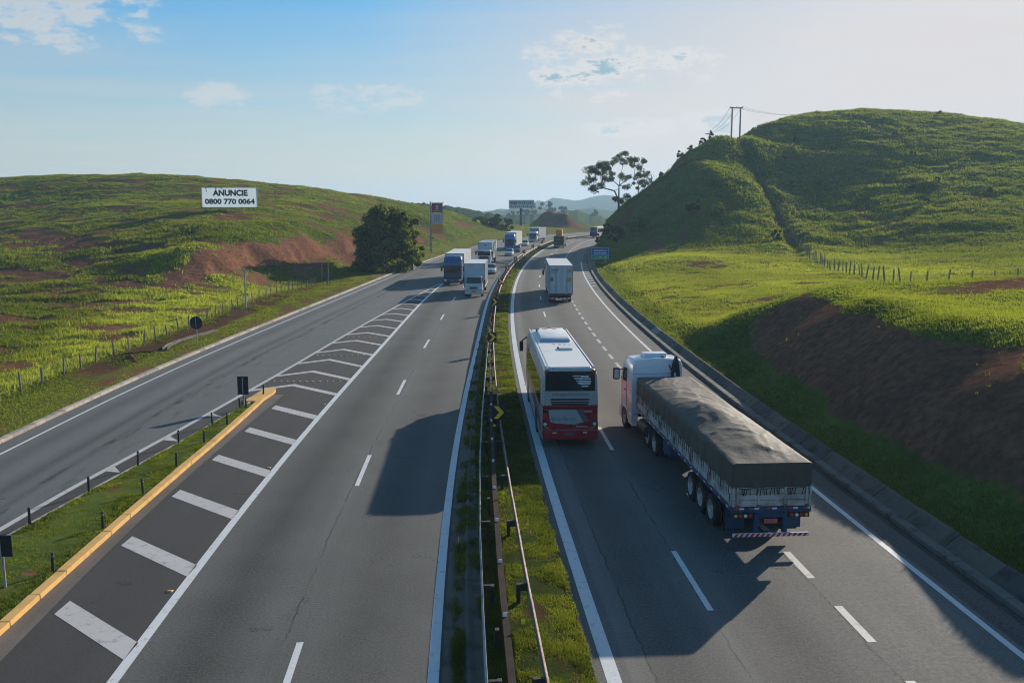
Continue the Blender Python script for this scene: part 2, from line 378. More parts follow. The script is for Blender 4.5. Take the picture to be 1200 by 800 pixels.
# ------------------------------------------------------------------ the highway's line
TT = np.arange(-60, 431, 1.0)
PX = np.zeros_like(TT); PY = np.zeros_like(TT); TH = np.zeros_like(TT)
for i, tv in enumerate(TT):
    if tv <= 255: PX[i] = .00046*(tv-90)**2; PY[i] = tv; TH[i] = math.atan(.00092*(tv-90))
    else:
        TH[i] = TH[i-1] + 1/270; PX[i] = PX[i-1] + math.sin(TH[i]); PY[i] = PY[i-1] + math.cos(TH[i])
def at(off, tv):
    """point of the highway: metres right of the fast-lane line, distance along"""
    x = np.interp(tv, TT, PX); y = np.interp(tv, TT, PY); h = np.interp(tv, TT, TH)
    return x + off*np.cos(h), y - off*np.sin(h)
def head(tv): return float(np.interp(tv, TT, TH))
wmed = spline([-60, 19, 29, 37, 49, 69, 100, 147, 208, 260], [4.5, 4.1, 3.94, 3.75, 3.4, 2.9, 2.78, 2.85, 3.2, 3.3])
def oL2(tv): return -wmed(tv)
def oL1(tv): return -wmed(tv) - 7.4
_kx = spline([-60, 0, 40, 50, 61, 78, 109, 157, 182], [-22.0, -22.6, -23.2, -23.3, -23.1, -22.3, -20.5, -17.6, -15.5])
def oK(tv):                                    # left kerb of the collector road
    tv = np.asarray(tv, float); a = _kx(tv) - .00046*(tv-90)**2
    return np.where(tv < 182, a, -19.4)
_cx = spline([-60, 0, 28.7, 34, 41, 49, 57, 72, 91, 108, 124], [-18.6, -17.7, -17.0, -16.7, -16.05, -15.4, -14.8, -13.85, -12.5, -11.1, -9.75])
def oC(tv):                                    # right line of the collector road
    tv = np.asarray(tv, float); a = _cx(tv) - .00046*(tv-90)**2
    return np.minimum(np.where(tv < 124, a, 0), oL1(tv))
_ix = spline([-60, 0, 28, 32.7, 39, 50, 52], [-18.0, -17.25, -16.55, -16.05, -15.3, -14.25, -14.1])
_yx = spline([-60, 0, 21, 26, 34, 46.7, 52], [-12.2, -12.5, -12.85, -13.05, -13.3, -13.6, -13.85])
_sx = spline([-60, 0, 20, 25.7, 33, 50], [-11.4, -11.7, -12.1, -12.5, -12.85, -13.0])
def strip(name, fa, fb, ts, z, mat, nlat=2, parent=None, ref=None, zf=None, uvz=False):
    """a sheet between two lateral functions along the highway"""
    ts = np.asarray(ts, float); va = []; uv = []
    for k in range(nlat):
        w = k/(nlat-1); o = (1-w)*fa(ts) + w*fb(ts); x, y = at(o, ts)
        zz = np.full_like(x, z) if zf is None else zf(o, ts, w)
        va.append(np.stack([x, y, zz], 1)); uv.append(np.stack([o - (ref(ts) if ref else 0), ts], 1))
    v = np.concatenate(va); uv = np.concatenate(uv); n = len(ts); q = []
    i = np.arange(n-1)
    for k in range(nlat-1): q.append(np.stack([k*n+i, (k+1)*n+i, (k+1)*n+i+1, k*n+i+1], 1))
    me = np_mesh(name, v, np.concatenate(q), mat, quads=True, uv=uv)
    return link(me, name, parent)
cst = lambda c: (lambda tv: np.full_like(np.asarray(tv, float), c))
T_all = np.concatenate([np.arange(-55, 260, 1.0), np.arange(260, 425, 2.0)])
A_right = asphalt('asphalt_right', (.125, .118, .106), [(1.6, .75, -.28), (4.9, .8, -.32), (8.4, .7, -.12), (.6, .25, .06), (3.2, .4, .10)], .30, seams=(.95, 6.55, 3.15), lanes=[(6.62, 10.3, .10), (10.25, 11.0, -.30), (11.0, 12, -.62), (.42, .95, .18)], speck=1.7)
A_left = asphalt('asphalt_left', (.105, .103, .094), [(-1.9, .8, -.24), (-5.6, .9, -.42), (-3.7, .5, .08), (-7.1, .3, .08)], .28, seams=(-3.75,), lanes=[(-.1, 1.2, -.45)])
A_zone = asphalt('asphalt_channel', (.058, .054, .050), [], .22, seams=(2.3,), speck=1.2)
A_coll = asphalt('asphalt_collector', (.112, .115, .110), [(1.9, .45, -.26), (3.9, .3, -.36), (4.9, .22, -.26), (2.9, .5, .08)], .22, seams=(), blots=((5.0, .35, .42), (5.9, .2, .3)))
road_r = tag(strip('road', cst(-.38), cst(11.25), T_all, 0, A_right, 4), 'right asphalt carriageway carrying the coach and tarpaulin truck away', kind='structure')
road_l = tag(strip('road', oL1, lambda tv: oL2(tv)+np.interp(tv, [19, 60], [.72, .4]), T_all, 0, A_left, 3, ref=oL2), 'left asphalt carriageway with oncoming trucks', kind='structure')
road_z = tag(strip('road', oC, oL1, np.arange(-55, 124.5, 1.0), 0, A_zone, 3, ref=oC), 'dark asphalt merge zone with chevron hatching', kind='structure')
road_c = tag(strip('road', oK, oC, T_all, 0, A_coll, 3, ref=oK), 'collector road joining from the left', kind='structure')
# ---- painted lines
ZP = .005
def line(fo, w, t0, t1, parent, mat=None, name='edge_line', step=1.0):
    ts = np.linspace(t0, t1, max(2, int((t1-t0)/step)+1))
    return strip(name, lambda tv: fo(tv)-w/2, lambda tv: fo(tv)+w/2, ts, ZP, mat or M_white, 2, parent)
line(cst(.02), .34, -50, 400, road_r); line(cst(10.0), .20, -50, 172, road_r)
line(cst(6.75), .16, 172, 330, road_r, M_worn, name='merge_line')
line(oL2, .26, -50, 380, road_l); line(lambda tv: oL1(tv)+.14, .26, -50, 124, road_l)
line(lambda tv: oK(tv)+.95, .13, -50, 400, road_c); line(lambda tv: oC(tv)-.15, .24, -50, 124, road_c, M_worn)
for k in range(-3, 20):
    t0 = 22.6 + 16*k
    line(cst(3.22), .17, t0, t0+4.2, road_r, name='lane_dash')
for k in range(-4, 22):
    t0 = 17.2 + 16.8*k if k < 9 else None
    if t0 is not None: line(lambda tv: oL2(tv)-np.interp(tv, [19, 35, 55], [3.3, 3.62, 3.95]), .17, t0, t0+4.3, road_l, name='lane_dash')
for k in range(-4, 40):                        # short fat dashes of the joining lane
    t0 = 20.6 + 3.9*k if k < 3 else 30.6 + 3.7*(k-2.4)
    if t0 < 165: line(cst(6.72), .23, t0, t0+2.05, road_r, M_worn, name='merge_dash', step=.5)
# hatch of the joining lane
for k in range(12):
    t0 = 120+4.2*k
    a = np.array([10.1, 11.1, 11.1, 10.1]); b = np.array([t0, t0+1.2, t0+1.75, t0+.55]); x, y = at(a, b)
    MB().add([(x[i], y[i], ZP) for i in range(4)], [(0, 1, 2, 3)]).build('hatch_bar', M_worn, road_r)
# hatch of the left merge zone
def isl_lx(tv): return _ix(tv) - .00046*(np.asarray(tv, float)-90)**2
def quad_mark(name, pts, mat, parent):
    MB().add([(x, y, ZP) for x, y in pts], [tuple(range(len(pts)))]).build(name, mat, parent)
for k in range(-5, 6):
    y0 = 23.4 + 4.87*k; xl = float(_sx(y0)) + .25; xr = float(at(oL1(y0-2.4), y0-2.4)[0]) + .02
    quad_mark('hatch_bar', [(xl, y0), (xl-.02, y0-.82), (xr, y0-3.25), (xr, y0-2.4)], M_worn, road_z)
for y0 in (36.3, 41.2, 46.0):
    xl = float(at(oC(y0), y0)[0]); xr = float(at(isl_lx(y0-.9), y0-.9)[0]) - .12
    quad_mark('hatch_bar', [(xl, y0), (xl, y0-.75), (xr, y0-.95)], M_worn, road_z)
for k in range(16):
    y0 = 53.6 + 4.5*k
    if y0 > 118: break
    xl = float(at(oC(y0-1.6), y0-1.6)[0]); xr = float(at(oL1(y0-2.6), y0-2.6)[0]); xa = xl*.6 + xr*.4
    if xr - xl < .5: break
    sl = min(1, (xr-xl)/4.5)
    quad_mark('hatch_chevron', [(xl, y0-1.6*sl), (xa, y0), (xr, y0-2.7*sl), (xr, y0-2.7*sl-.62), (xa, y0-.62), (xl, y0-1.6*sl-.55)], M_worn, road_z)

# ------------------------------------------------------------------ terrain
CP = [(-40.5,70.8,0),(-49.4,86.7,.1),(-60,105.6,.8),(-68.1,120.3,1.7),(-75.6,133.9,3.2),(-86,152.9,5),(-102.1,181.9,7.3),(-33.8,70.8,0),(-40.8,85.8,.2),(-49,103.5,1),(-54.9,116.3,2),(-60.5,128.6,3.5),(-67.9,144.8,5.3),(-77.6,165.9,7.6),
 (-33.4,85.8,.2),(-39,100.5,.8),(-43.3,111.9,2.4),(-47.7,123.6,4.2),(-50.5,131.1,5.2),(-57.9,150.9,7.6),(-33.7,98.8,.5),(-40.4,119.4,4.9),(-47.7,141.5,7.4),(-32.2,109.9,.4),(-35,119.5,1.2),(-38.5,132.2,5.3),(-43.8,150.9,7.6),
 (-31.5,128.3,.5),(-35.3,144.6,5.2),(-36.7,150.9,7.2),(-26.9,142.6,.3),(-29.4,155.9,.8),(-32,170.2,4.7),(-35.5,189.9,6.8),(-114.7,205,10.7),(-133.7,240,17.5),(-86.3,185,9.8),(-100.1,215,13.6),(-111.4,240,18.1),(-76.4,205,11.6),(-91,245,18.3),(-53,172,9.7),(-71.2,232,15.8),(-46.6,185,9.8),(-58.3,232,13.9),
 (-37.4,200,8.8),(-43.8,235,12.2),(-31.5,225,7.5),(-35,250,11.1),(-26,232,5.9),(-29.3,262,10.4),(-18.1,215,2.7),(-20.2,240,5.8),(-23.5,280,9.1),(-14.3,255,3.6),(-16.8,300,7.3),(-8.4,300,3.4),(-12.3,330,5.1),
 (14.6,69.5,1.2),(17.4,67.8,2.6),(19.4,62,4),(20,52.8,4.9),(21.6,37.7,4.8),(25.6,45,5.2),(31.5,55.5,5.5),(27.4,57.9,5),(37.7,66.6,5.4),(25.9,49.7,5.1),(29.6,78.2,3),(39.3,90.1,2.6),(42.6,122.5,2),(25.9,137.5,3),(20.5,155.4,2),(37.7,154.4,3.5),(44,144.1,2.9),(18.9,168,2.9),(30.5,163,4.6),(45.5,149,4),(47.2,168,7.2),(48.8,184,12.4),(49.7,200,18),(49.8,214,24.8),(41,192,17.8),(36.3,181,10.7),(32.2,172,7.2),
 (45.4,142,2.7),(49.1,161,5.5),(52.9,186,11.5),(54.7,207,18.3),(53.9,223,26.9),(49,130,2.8),(50.9,108,2.8),(55.5,98,2.9),(56.4,150,3.7),(65.4,175,9.1),(74.3,200,16.2),(83.1,225,25),(92,250,33.4),(109,276,38.5),(79.5,262,35.4),(66.8,245,31.4),(57.3,175,7.4),(66.7,205,16.3),(74.4,230,25.4),(60.2,128,3.5),(72.5,155,7.8),(86,185,14.1),(99.4,215,22.5),(111.5,242,30.5),(124.1,270,37.1),
 (65,115,3.7),(84.2,150,7.9),(100.5,180,14),(117.7,212,22.3),(140.9,255,32),(48.3,222,26.5),(46.1,221,25.6),(43.9,220,23.5),(39.6,218,21.4),(36.3,217,17.4),(32.6,216,14.6),(30.4,215,12.8),(27,213,11.8),(25.7,212,10.5),(23.4,212,7.9),(21.2,216,5.9),(20.2,222,4.1)]
# crest of the near cutting, meadow behind it, ground out of sight
CP += [(19.5, y, z) for y, z in ((-40, 4.5), (-10, 4.5), (10, 4.5), (22, 4.5), (33, 4.5), (43, 4.8))] + [(16.6, y, 2.4) for y in (-40, -10, 10, 22, 33, 44)] + [(16.2, 56, 2.0), (16.5, 62, 1.7)]
CP += [(30, y, 5.0) for y in (-30, 0, 20)] + [(25, 80, 1.9), (20, 90, 1.4), (16.5, 76, 1.0), (30, 110, 1.9), (20, 128, 1.5), (62, 92, 3.4), (80, 95, 4), (17, 105, 1.1), (18, 142, 1.6), (30, 95, 2.3)]
CP += [(200, 200, 25), (220, 120, 14), (150, 60, 8), (100, 20, 6.5), (60, 40, 6), (60, -40, 6), (150, -80, 6), (130, 340, 30), (200, 330, 25), (60, 290, 20), (40, 246, 12), (30, 242, 7), (50, 262, 15), (60, 330, 10), (90, 380, 10),
       (-29, 48, .1), (-29, 60, .1), (-34, 50, 0), (-45, 55, 0), (-60, 70, .2), (-30, 20, .2), (-60, 20, .5), (-29, -30, .2), (-90, 100, 1.2), (-150, 150, 5), (-200, 260, 15), (-150, 300, 13), (-90, 300, 12), (-45, 310, 8), (-30, 340, 6), (-120, 40, 2), (-200, 0, 5), (0, 380, 1), (-20, 420, 0), (10, 430, 0), (60, 440, 0), (150, 440, 8), (-100, 420, 5), (-200, 400, 8), (300, 300, 18), (300, 0, 10), (0, -300, 3), (-300, -100, 6), (300, -300, 6), (-300, -300, 6), (-320, 200, 10)]
for tv in range(-50, 250, 12):
    x, y = at(float(oK(tv))-1.5, tv); CP.append((float(x), float(y), .12))
for tv in list(range(-50, 205, 9)) + [212, 222, 232, 245]:
    x, y = at(13.0, tv); CP.append((float(x), float(y), .55))
CP = np.array(CP, float)
def tps_fit(P, lam):
    n = len(P); s = 100.0; q = P[:, :2]/s
    r2 = ((q[:, None]-q[None])**2).sum(-1); K = np.where(r2 > 1e-12, r2*np.log(r2+1e-12), 0)*.5 + lam*np.eye(n)
    A = np.zeros((n+3, n+3)); A[:n, :n] = K; A[:n, n] = 1; A[:n, n+1:] = q; A[n, :n] = 1; A[n+1:, :n] = q.T
    w = np.linalg.solve(A, np.concatenate([P[:, 2], np.zeros(3)]))
    def f(x, y):
        out = np.empty(len(x)); X = np.stack([x, y], 1)/s
        for i in range(0, len(x), 20000):
            r2 = ((X[i:i+20000, None]-q[None])**2).sum(-1)
            out[i:i+20000] = (np.where(r2 > 1e-12, r2*np.log(r2+1e-12), 0)*.5) @ w[:n] + w[n] + X[i:i+20000] @ w[n+1:]
        return out
    return f
tps = tps_fit(CP, .00002)
def lateral(x, y):
    """signed offset from the highway's line and the distance along it"""
    off = np.full(len(x), 999.0); tv = np.zeros(len(x))
    a = (y > -70) & (y <= 250); off[a] = (x[a] - .00046*(y[a]-90)**2)*np.cos(np.arctan(.00092*(y[a]-90))); tv[a] = y[a]
    b = np.where((y > 250) & (y < 460) & (np.abs(x) < 190))[0]
    sel = TT > 235
    for i in range(0, len(b), 20000):
        j = b[i:i+20000]; d2 = (x[j, None]-PX[sel][None])**2 + (y[j, None]-PY[sel][None])**2; k = d2.argmin(1)
        off[j] = (x[j]-PX[sel][k])*np.cos(TH[sel][k]) - (y[j]-PY[sel][k])*np.sin(TH[sel][k]); tv[j] = TT[sel][k]
    return off, tv
def blob(x, y, cx, cy, rx, ry, rot=0, p=2):
    c, s = math.cos(R(rot)), math.sin(R(rot)); u = ((x-cx)*c + (y-cy)*s)/rx; w = (-(x-cx)*s + (y-cy)*c)/ry
    return np.exp(-(u*u+w*w)**(p/2))
def seg_d(x, y, pts):
    d = np.full(len(x), 1e9)
    for (ax, ay), (bx, by) in zip(pts[:-1], pts[1:]):
        q = np.clip(((x-ax)*(bx-ax)+(y-ay)*(by-ay))/((bx-ax)**2+(by-ay)**2), 0, 1)
        d = np.minimum(d, np.hypot(x-ax-q*(bx-ax), y-ay-q*(by-ay)))
    return d
GULLY = [(45.4, 142), (49.1, 161), (52.9, 186), (54.7, 207), (54.2, 227)]
CUT = [(-41, 112), (-40.2, 118.3), (-38.1, 130.9), (-35, 143.3), (-31.8, 169), (-27, 190), (-19, 214)]
def height(x, y):
    """ground height and its cover (soil, dryness, tone)"""
    x = np.asarray(x, float); y = np.asarray(y, float); r = np.hypot(x, y)
    z = np.zeros(len(x)); nr = r < 520
    z[nr] = tps(x[nr], y[nr])
    z = np.clip(z, -3, 45)
    far = sst(r, 340, 470)
    far = np.maximum(far, sst(-y, 40, 160)*.6)
    z = z*(1-far) + far*(-14*sst(r, 420, 700) + 3*fbm(x/260, y/260, 3))
    hill_r = sst(x, 44, 60)*sst(y, 125, 165)*(1-far); spur = blob(x, y, 42, 195, 16, 42, 0, 4)
    hill_l = sst(-x, 34, 50)*sst(y, 95, 130)*(1-far)
    lump = .09 + .20*hill_r + .26*spur + .13*hill_l + .10*sst(-x, 28, 34)*(1-hill_l)
    z = z + lump*1.3*fbm(x/5.5, y/5.5, 4) + (.6*hill_r+.4*hill_l)*fbm(x/26, y/26, 3)
    # cattle terraces run along the contours of the big hill
    z = z + (.10*hill_r+.07*hill_l)*np.sin(z*2.6 + 2.2*fbm(x/14, y/14, 2))*np.clip(.6+fbm(x/30, y/30, 2), 0, 1)
    z = z - 1.3*np.exp(-(seg_d(x, y, GULLY)/1.6)**2)*sst(y, 140, 150)
    # the red road cutting on the left: a raw face about three metres high
    cl = np.array(CUT); xl = np.interp(y, cl[:, 1], cl[:, 0]) + .8*fbm(y/7, y*0+2, 3); sd = x - xl
    cap = 2.0 - .16*np.maximum(sd-2.4, 0) + 3.6*np.clip(1-sd/2.4, 0, 1) + .15*fbm(x/2, y/2, 3)
    kk = sst(y, 100, 112)*(1-sst(y, 196, 220)); z = np.where((sd > 0) & (sd < 14), z*(1-kk) + np.minimum(z, np.maximum(cap, .2))*kk, z)
    lip = np.exp(-((sd+1.2)/1.5)**2)*kk; z = z + .25*lip
    off, tv = lateral(x, y)
    L = oK(tv) - .25; inside = (off > L) & (off < 12.08)
    dl = np.clip(L-off, 0, None); dr = np.clip(off-12.25, 0, None)
    wl = sst(dl, 0, 5); wr = sst(dr, 0, 3.0)
    onl = (off <= L) & (off > -400); onr = (off >= 12.08) & (off < 400)
    z = np.where(onl, .10*(1-wl)+z*wl + .05*np.minimum(dl, 1), z); z = np.where(onr, .27*(1-wr)+z*wr, z)
    z = np.where(inside, -.12, z)
    # the reddish cut hillock where the road disappears
    mo = blob(x, y, 17.2, 372, 11.5, 14, 0, 3); z = np.where(off < -21, np.maximum(z, 9.6*mo - 2.2 + 1.1*mo*fbm(x/5, y/5, 3)), z)
    # ---- cover
    n1 = fbm(x/4, y/4, 4); n2 = fbm(x/17+5, y/17, 4); n3 = fbm(x/45, y/45+3, 3)
    soil = np.zeros(len(x)); dry = np.clip(.22 + .45*n2 + .2*n3, 0, 1); tone = np.clip(.18+.35*n3+.25*n2, 0, 1)
    # near cutting: dark bare earth, sparse grass low down and at the top
    bank = (onr & (y < 72)); hb = np.clip(z, 0, 6)
    bs = sst(hb+.9*n2, .7, 2.0)*(1-sst(hb+.25*n1, 4.35, 4.75))*(.55+.45*sst(y, 26, 38))*(1-sst(y, 60, 68))
    soil = np.where(bank, np.clip(.95*bs + (.3*n2 + .10)*(1-sst(hb, 4.0, 4.5)), 0, 1), soil); tone = np.where(bank & (x < 20.5), np.clip(.20+.22*bs+.2*n2, 0, 1), tone)
    # bare scars (x, y, rx, ry, rot, amount)
    for (cx, cy, rx, ry, ro, am) in [(33, 60, 9, 3.0, 25, .8), (30, 73, 8, 1.6, 10, .5), (26, 86, 7, 2.2, 0, .55), (24, 100, 4.5, 2.5, 20, .6), (31, 104, 6, 2, 0, .5), (28, 128, 4, 5, 0, .55), (25.5, 160, 2.0, 8, -10, .8), (31, 165, 1.6, 6, -10, .6), (35, 145, 5, 3, 0, .6), (22, 112, 4, 3, 0, .4), (18, 96, 2, 8, 0, .25),
            (25, 205, 5, 4, 0, .7), (37, 214, 4, 3.5, 0, .95), (30, 196, 7, 2.5, 10, .5), (-74, 148, 25, 3.8, -43, .95), (-50, 128, 8, 2.4, -40, .6), (-63, 118, 11, 3.2, -27, .9), (-45, 92, 7, 2.0, -20, .6), (-44, 106, 9, 2.6, -25, .7), (-58, 158, 9, 2.2, -20, .6), (-72, 176, 12, 2.4, -25, .45), (-40, 66, 3.2, 1.1, 30, .9), (-95, 190, 16, 2.5, -35, .45), (-34, 119, 4, 6, 0, .6), (-36.5, 104, 5, 2.5, 10, .6), (-55, 172, 10, 2.5, 10, .4), (-31, 141, 3, 14, 5, .8), (-29, 158, 3.5, 14, 5, .75), (-26, 186, 3, 12, 10, .7), (-40, 205, 5, 9, 20, .7), (-31, 180, 4, 8, 10, .6), (-20, 226, 4.5, 13, -6, .7), (-14, 268, 4, 14, -8, .6), (-47, 60, 3.5, 2, 30, .7)]:
        soil = np.maximum(soil, am*blob(x, y, cx, cy, rx, ry, ro, 2.5)*(1+.5*n1))
    soil = np.maximum(soil, np.exp(-((sd-1.3)/1.7)**4)*kk*(1.05+.3*n1)*np.clip(1.25+.8*fbm(x/9, y/9+3, 2), 0, 1))
    soil = np.where((off < -21) & (mo > .10), np.clip(mo*2.4*sst(x-.25*(y-372)+2*n1, 12, 14.5), 0, 1), soil); dry = np.where((off < -19.4) & (y > 300), np.maximum(dry, .75), dry)
    # grazed and sun-dried patches break up the pasture
    gp = np.clip(1.15*fbm(x/9+8, y/5, 4)+.10, 0, .58)*(off > -900)*(1-sst(r, 320, 420)); gp = gp*np.where(x < -30, 1.15, np.where(hill_r > .3, .75, .55)); soil = np.maximum(soil, np.where(bank, soil, gp))
    # strip of earth along the left fence
    fs = np.exp(-((x+26.7)/1.55)**6)*sst(y, 48, 60)*(1-sst(y, 118, 134)); soil = np.maximum(soil, .62*fs*(1+.7*n1)); tone = np.maximum(tone, .8*fs); dry = np.maximum(dry, .7*fs)
    vg = np.exp(-((off-(oK(tv)-1.2))/1.0)**2); soil = np.maximum(soil, .42*vg*(1+n1)); dry = np.maximum(dry, .6*vg); vv = sst(off-oK(tv), -5, -3.5)*(off < 0); soil = np.maximum(soil, vv*np.clip(.12+.7*fbm(x/3, y/6, 3), 0, .55)); dry = np.maximum(dry, .45*vv)
    # rank yellow-green grass past the fence, dark marshy hollows behind it
    tall = sst(-x, 28.1, 28.8)*(1-sst(-x-.25*(y-60), 31, 38))*(1-sst(y, 112, 135))*sst(y, 20, 34)
    dry = np.maximum(dry, np.clip(.95+.4*n2, 0, 1)*tall); tone = tone*(1-.8*tall)
    marsh = sst(-x-.25*(y-60), 29, 36)*(1-sst(y+.35*x, 84, 100))*sst(y, 66, 80)*np.clip(.6+1.6*fbm(x/8, y/4, 3), 0, 1); tone = np.maximum(tone, marsh*np.clip(.45+.9*n2, 0, 1)); soil = np.maximum(soil, marsh*np.clip(.30+.9*fbm(x/9, y/4+7, 3), 0, .7))
    dry = np.where(hill_l > .3, np.clip(dry*.9+.10, 0, .7), dry); tone = np.where(hill_l > .3, np.clip(tone*.8, 0, .6), tone)
    dry = np.where(hill_r > .3, dry*.62, dry)
    # sunny meadow right of the road
    mead = sst(off, 12.5, 16)*(1-sst(y, 140, 160))*sst(y, 62, 74)*(1-sst(x, 50, 66)); dry = np.maximum(dry, mead*np.clip(.72+.5*n2, 0, 1)); tone = tone*(1-.9*mead); soil = np.maximum(soil, mead*np.clip(-.05+.75*fbm(x/7+2, y/3, 3), 0, .6))
    plat = sst(x, 20, 22.5)*(1-sst(y, 58, 70))*(y > 0); dry = np.maximum(dry, plat*.6); tone = tone*(1-.8*plat)
    tone = np.maximum(tone, .35*spur*sst(44-x+.12*(y-195), 0, 8)); tone = np.maximum(tone, .5*np.exp(-(seg_d(x, y, GULLY)/1.3)**2)); soil = np.maximum(soil, .45*np.exp(-(seg_d(x, y, GULLY)/1.0)**2)*(1+n1))  # shade of the spur's road-facing side is painted into the tone
    return z, soil, dry, tone, off, tall
az_f = np.radians(np.arange(-36, 36.01, .1)); az_c = np.radians(np.concatenate([np.arange(-180, -36, 3.0), np.arange(39, 180.1, 3.0)]))
AZ = np.sort(np.concatenate([az_f, az_c])); nA = len(AZ)
def geo(a, b, s): return np.exp(np.arange(math.log(a), math.log(b), s))
RR = np.concatenate([geo(2, 16, .1), geo(16, 70, .010), geo(70, 300, .0050), geo(300, 520, .012), geo(520, 3200, .06), [3200.0]]); nR = len(RR)
gx = (RR[:, None]*np.sin(AZ)[None]).ravel(); gy = (RR[:, None]*np.cos(AZ)[None]).ravel()
gz, g_soil, g_dry, g_tone, g_off, g_tall = height(gx, gy)
gz = np.where((np.abs(gx) < 26) & (gy < 12) & (gy > -55), np.minimum(gz, np.where((g_off > -22) & (g_off < 12.4), -.12, gz)), gz)
ii, jj = np.meshgrid(np.arange(nR-1), np.arange(nA-1), indexing='ij')
q0 = (ii*nA+jj).ravel(); GQ = np.stack([q0, q0+1, q0+nA+1, q0+nA], 1)
me = np_mesh('ground', np.stack([gx, gy, gz], 1), GQ, M_ground, np.stack([g_soil, g_dry, g_tone], 1), quads=True, smooth=True)
tag(link(me, 'ground'), 'rolling green pasture with bare red earth scars', kind='structure')
Zg = gz.reshape(nR, nA)
def ground_at(x, y): return float(height(np.array([x, x]), np.array([y, y]))[0][0])

# far ridges fading into the air
def ridge(name, prof, D, depth, base, col_soil, seed, label, tone=.4, dry=.1, n=160, rough=.0012):
    """prof: (azimuth in deg, crest height)"""
    azs = np.linspace(prof[0][0], prof[-1][0], n); h = np.interp(azs, [p[0] for p in prof], [p[1] for p in prof])
    h = h + D*rough*fbm(azs*1.7+seed, azs*0+seed, 5)*2
    rows = np.linspace(-1, 1, 17); V = []; C = []
    for w in rows:
        d = D + w*depth; k = (1-abs(w)**1.6)
        zz = base + (h-base)*k + (h-base)*.03*k*(1-k)*4*fbm(azs*2.2+seed*3, azs*0+w*2.3, 4)
        V.append(np.stack([d*np.sin(np.radians(azs)), d*np.cos(np.radians(azs)), zz], 1))
        c = np.zeros((n, 3)); c[:, 0] = col_soil; c[:, 1] = dry; c[:, 2] = tone; C.append(c)
    V = np.concatenate(V); C = np.concatenate(C); i, j = np.meshgrid(np.arange(16), np.arange(n-1), indexing='ij'); q = (i*n+j).ravel()
    o = link(np_mesh(name, V, np.stack([q, q+1, q+n+1, q+n], 1), M_ground, C, quads=True, smooth=True), name)
    return tag(o, label, kind='structure')
def pz(py, D): return EYE - D*math.tan(.15+math.atan((py-400)/1060))
def pa(px, py=245): return math.degrees(math.atan2((px-600)/1060, math.cos(.15)+(400-py)/1060*math.sin(.15)))
ridge('hill', [(pa(440), pz(250, 520)), (pa(480), pz(239, 520)), (pa(500), pz(238.5, 520)), (pa(530), pz(242, 520)), (pa(560), pz(247.5, 520)), (pa(585), pz(252, 520)), (pa(620), pz(262, 520))], 520, 130, -14, .1, 3.1, 'dark ridge behind the left pasture', .75)
ridge('hill', [(pa(570), pz(256, 800)), (pa(600), pz(252, 800)), (pa(640), pz(250, 800)), (pa(665), pz(247, 800)), (pa(690), pz(250, 800)), (pa(720), pz(256, 800)), (pa(800), pz(258, 800))], 800, 230, -22, .0, 7.7, 'green middle-distance hill behind the bend', .5)
ridge('hill', [(pa(400), pz(248, 1500)), (pa(560), pz(249, 1500)), (pa(590), pz(246, 1500)), (pa(615), pz(243, 1500)), (pa(650), pz(246, 1500)), (pa(690), pz(244, 1500)), (pa(730), pz(247, 1500)), (pa(1300), pz(245, 1500))], 1500, 350, -24, .0, 1.7, 'pale ridge in front of the far mountains', .4)
ridge('hill', [(pa(-200), pz(242, 2500)), (pa(560), pz(248, 2500)), (pa(590), pz(246, 2500)), (pa(625), pz(238, 2500)), (pa(650), pz(234, 2500)), (pa(675), pz(232.5, 2500)), (pa(700), pz(229, 2500)), (pa(720), pz(230, 2500)), (pa(745), pz(233, 2500)), (pa(800), pz(236, 2500)), (pa(1400), pz(238, 2500))], 2500, 500, -24, .0, 4.4, 'blue far mountains on the horizon', .45, rough=.0016)
# ------------------------------------------------------------------ median, gutters, kerbs
def w_gut(tv): return np.interp(tv, [19, 60], [.72, .4])
def g_w(tv): return np.interp(tv, [25, 48], [.52, .16])
med_root = tag(strip('median', lambda tv: oL2(tv)+w_gut(tv)+g_w(tv), cst(-.40), np.arange(-50, 400, .5), 0, M_ground, 15,
      zf=lambda o, ts, w: .03 + .09*np.sin(math.pi*min(max(w, .02), .98))**.5 + .03*fbm(o*1.3, ts*1.3, 3)), 'narrow grass median between the two carriageways', kind='structure')
def paint_cov(o, soil, dry, tone, strip_shade=False):
    me = o.data; n = len(me.vertices); co = np.empty(n*3, np.float32); me.vertices.foreach_get('co', co); co = co.reshape(-1, 3)
    a = me.color_attributes.new('cov', 'FLOAT_COLOR', 'POINT'); c = np.ones((n, 4), np.float32)
    k = fbm(co[:, 0]/1.2, co[:, 1]/1.2, 4)
    if strip_shade:
        of_, tv_ = lateral(co[:, 0].astype(float), co[:, 1].astype(float)); dk = sst(tv_, 55, 75)*(1-sst(of_, -1.75, -1.5)); soil = soil + .9*dk; tone = tone*(1-dk) + dk  # far strip by the rail: dark dirt with the rail's shade painted in
    c[:, 0] = np.clip(soil + .5*k, 0, 1); c[:, 1] = np.clip(dry + .4*fbm(co[:, 0]/3+4, co[:, 1]/3, 3), 0, 1); c[:, 2] = tone
    a.data.foreach_set('color', c.ravel())
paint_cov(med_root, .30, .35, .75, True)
gut = tag(strip('gutter', lambda tv: oL2(tv)+w_gut(tv), lambda tv: oL2(tv)+w_gut(tv)+g_w(tv), np.arange(-50, 400, 1.0), 0, M_gutter, 8, zf=lambda o, ts, w: np.full_like(ts, .10) - (.1 if w < .1 else 0) - (.035 if .3 < w < .9 else 0)), 'low dark kerb along the left edge of the median', kind='structure')
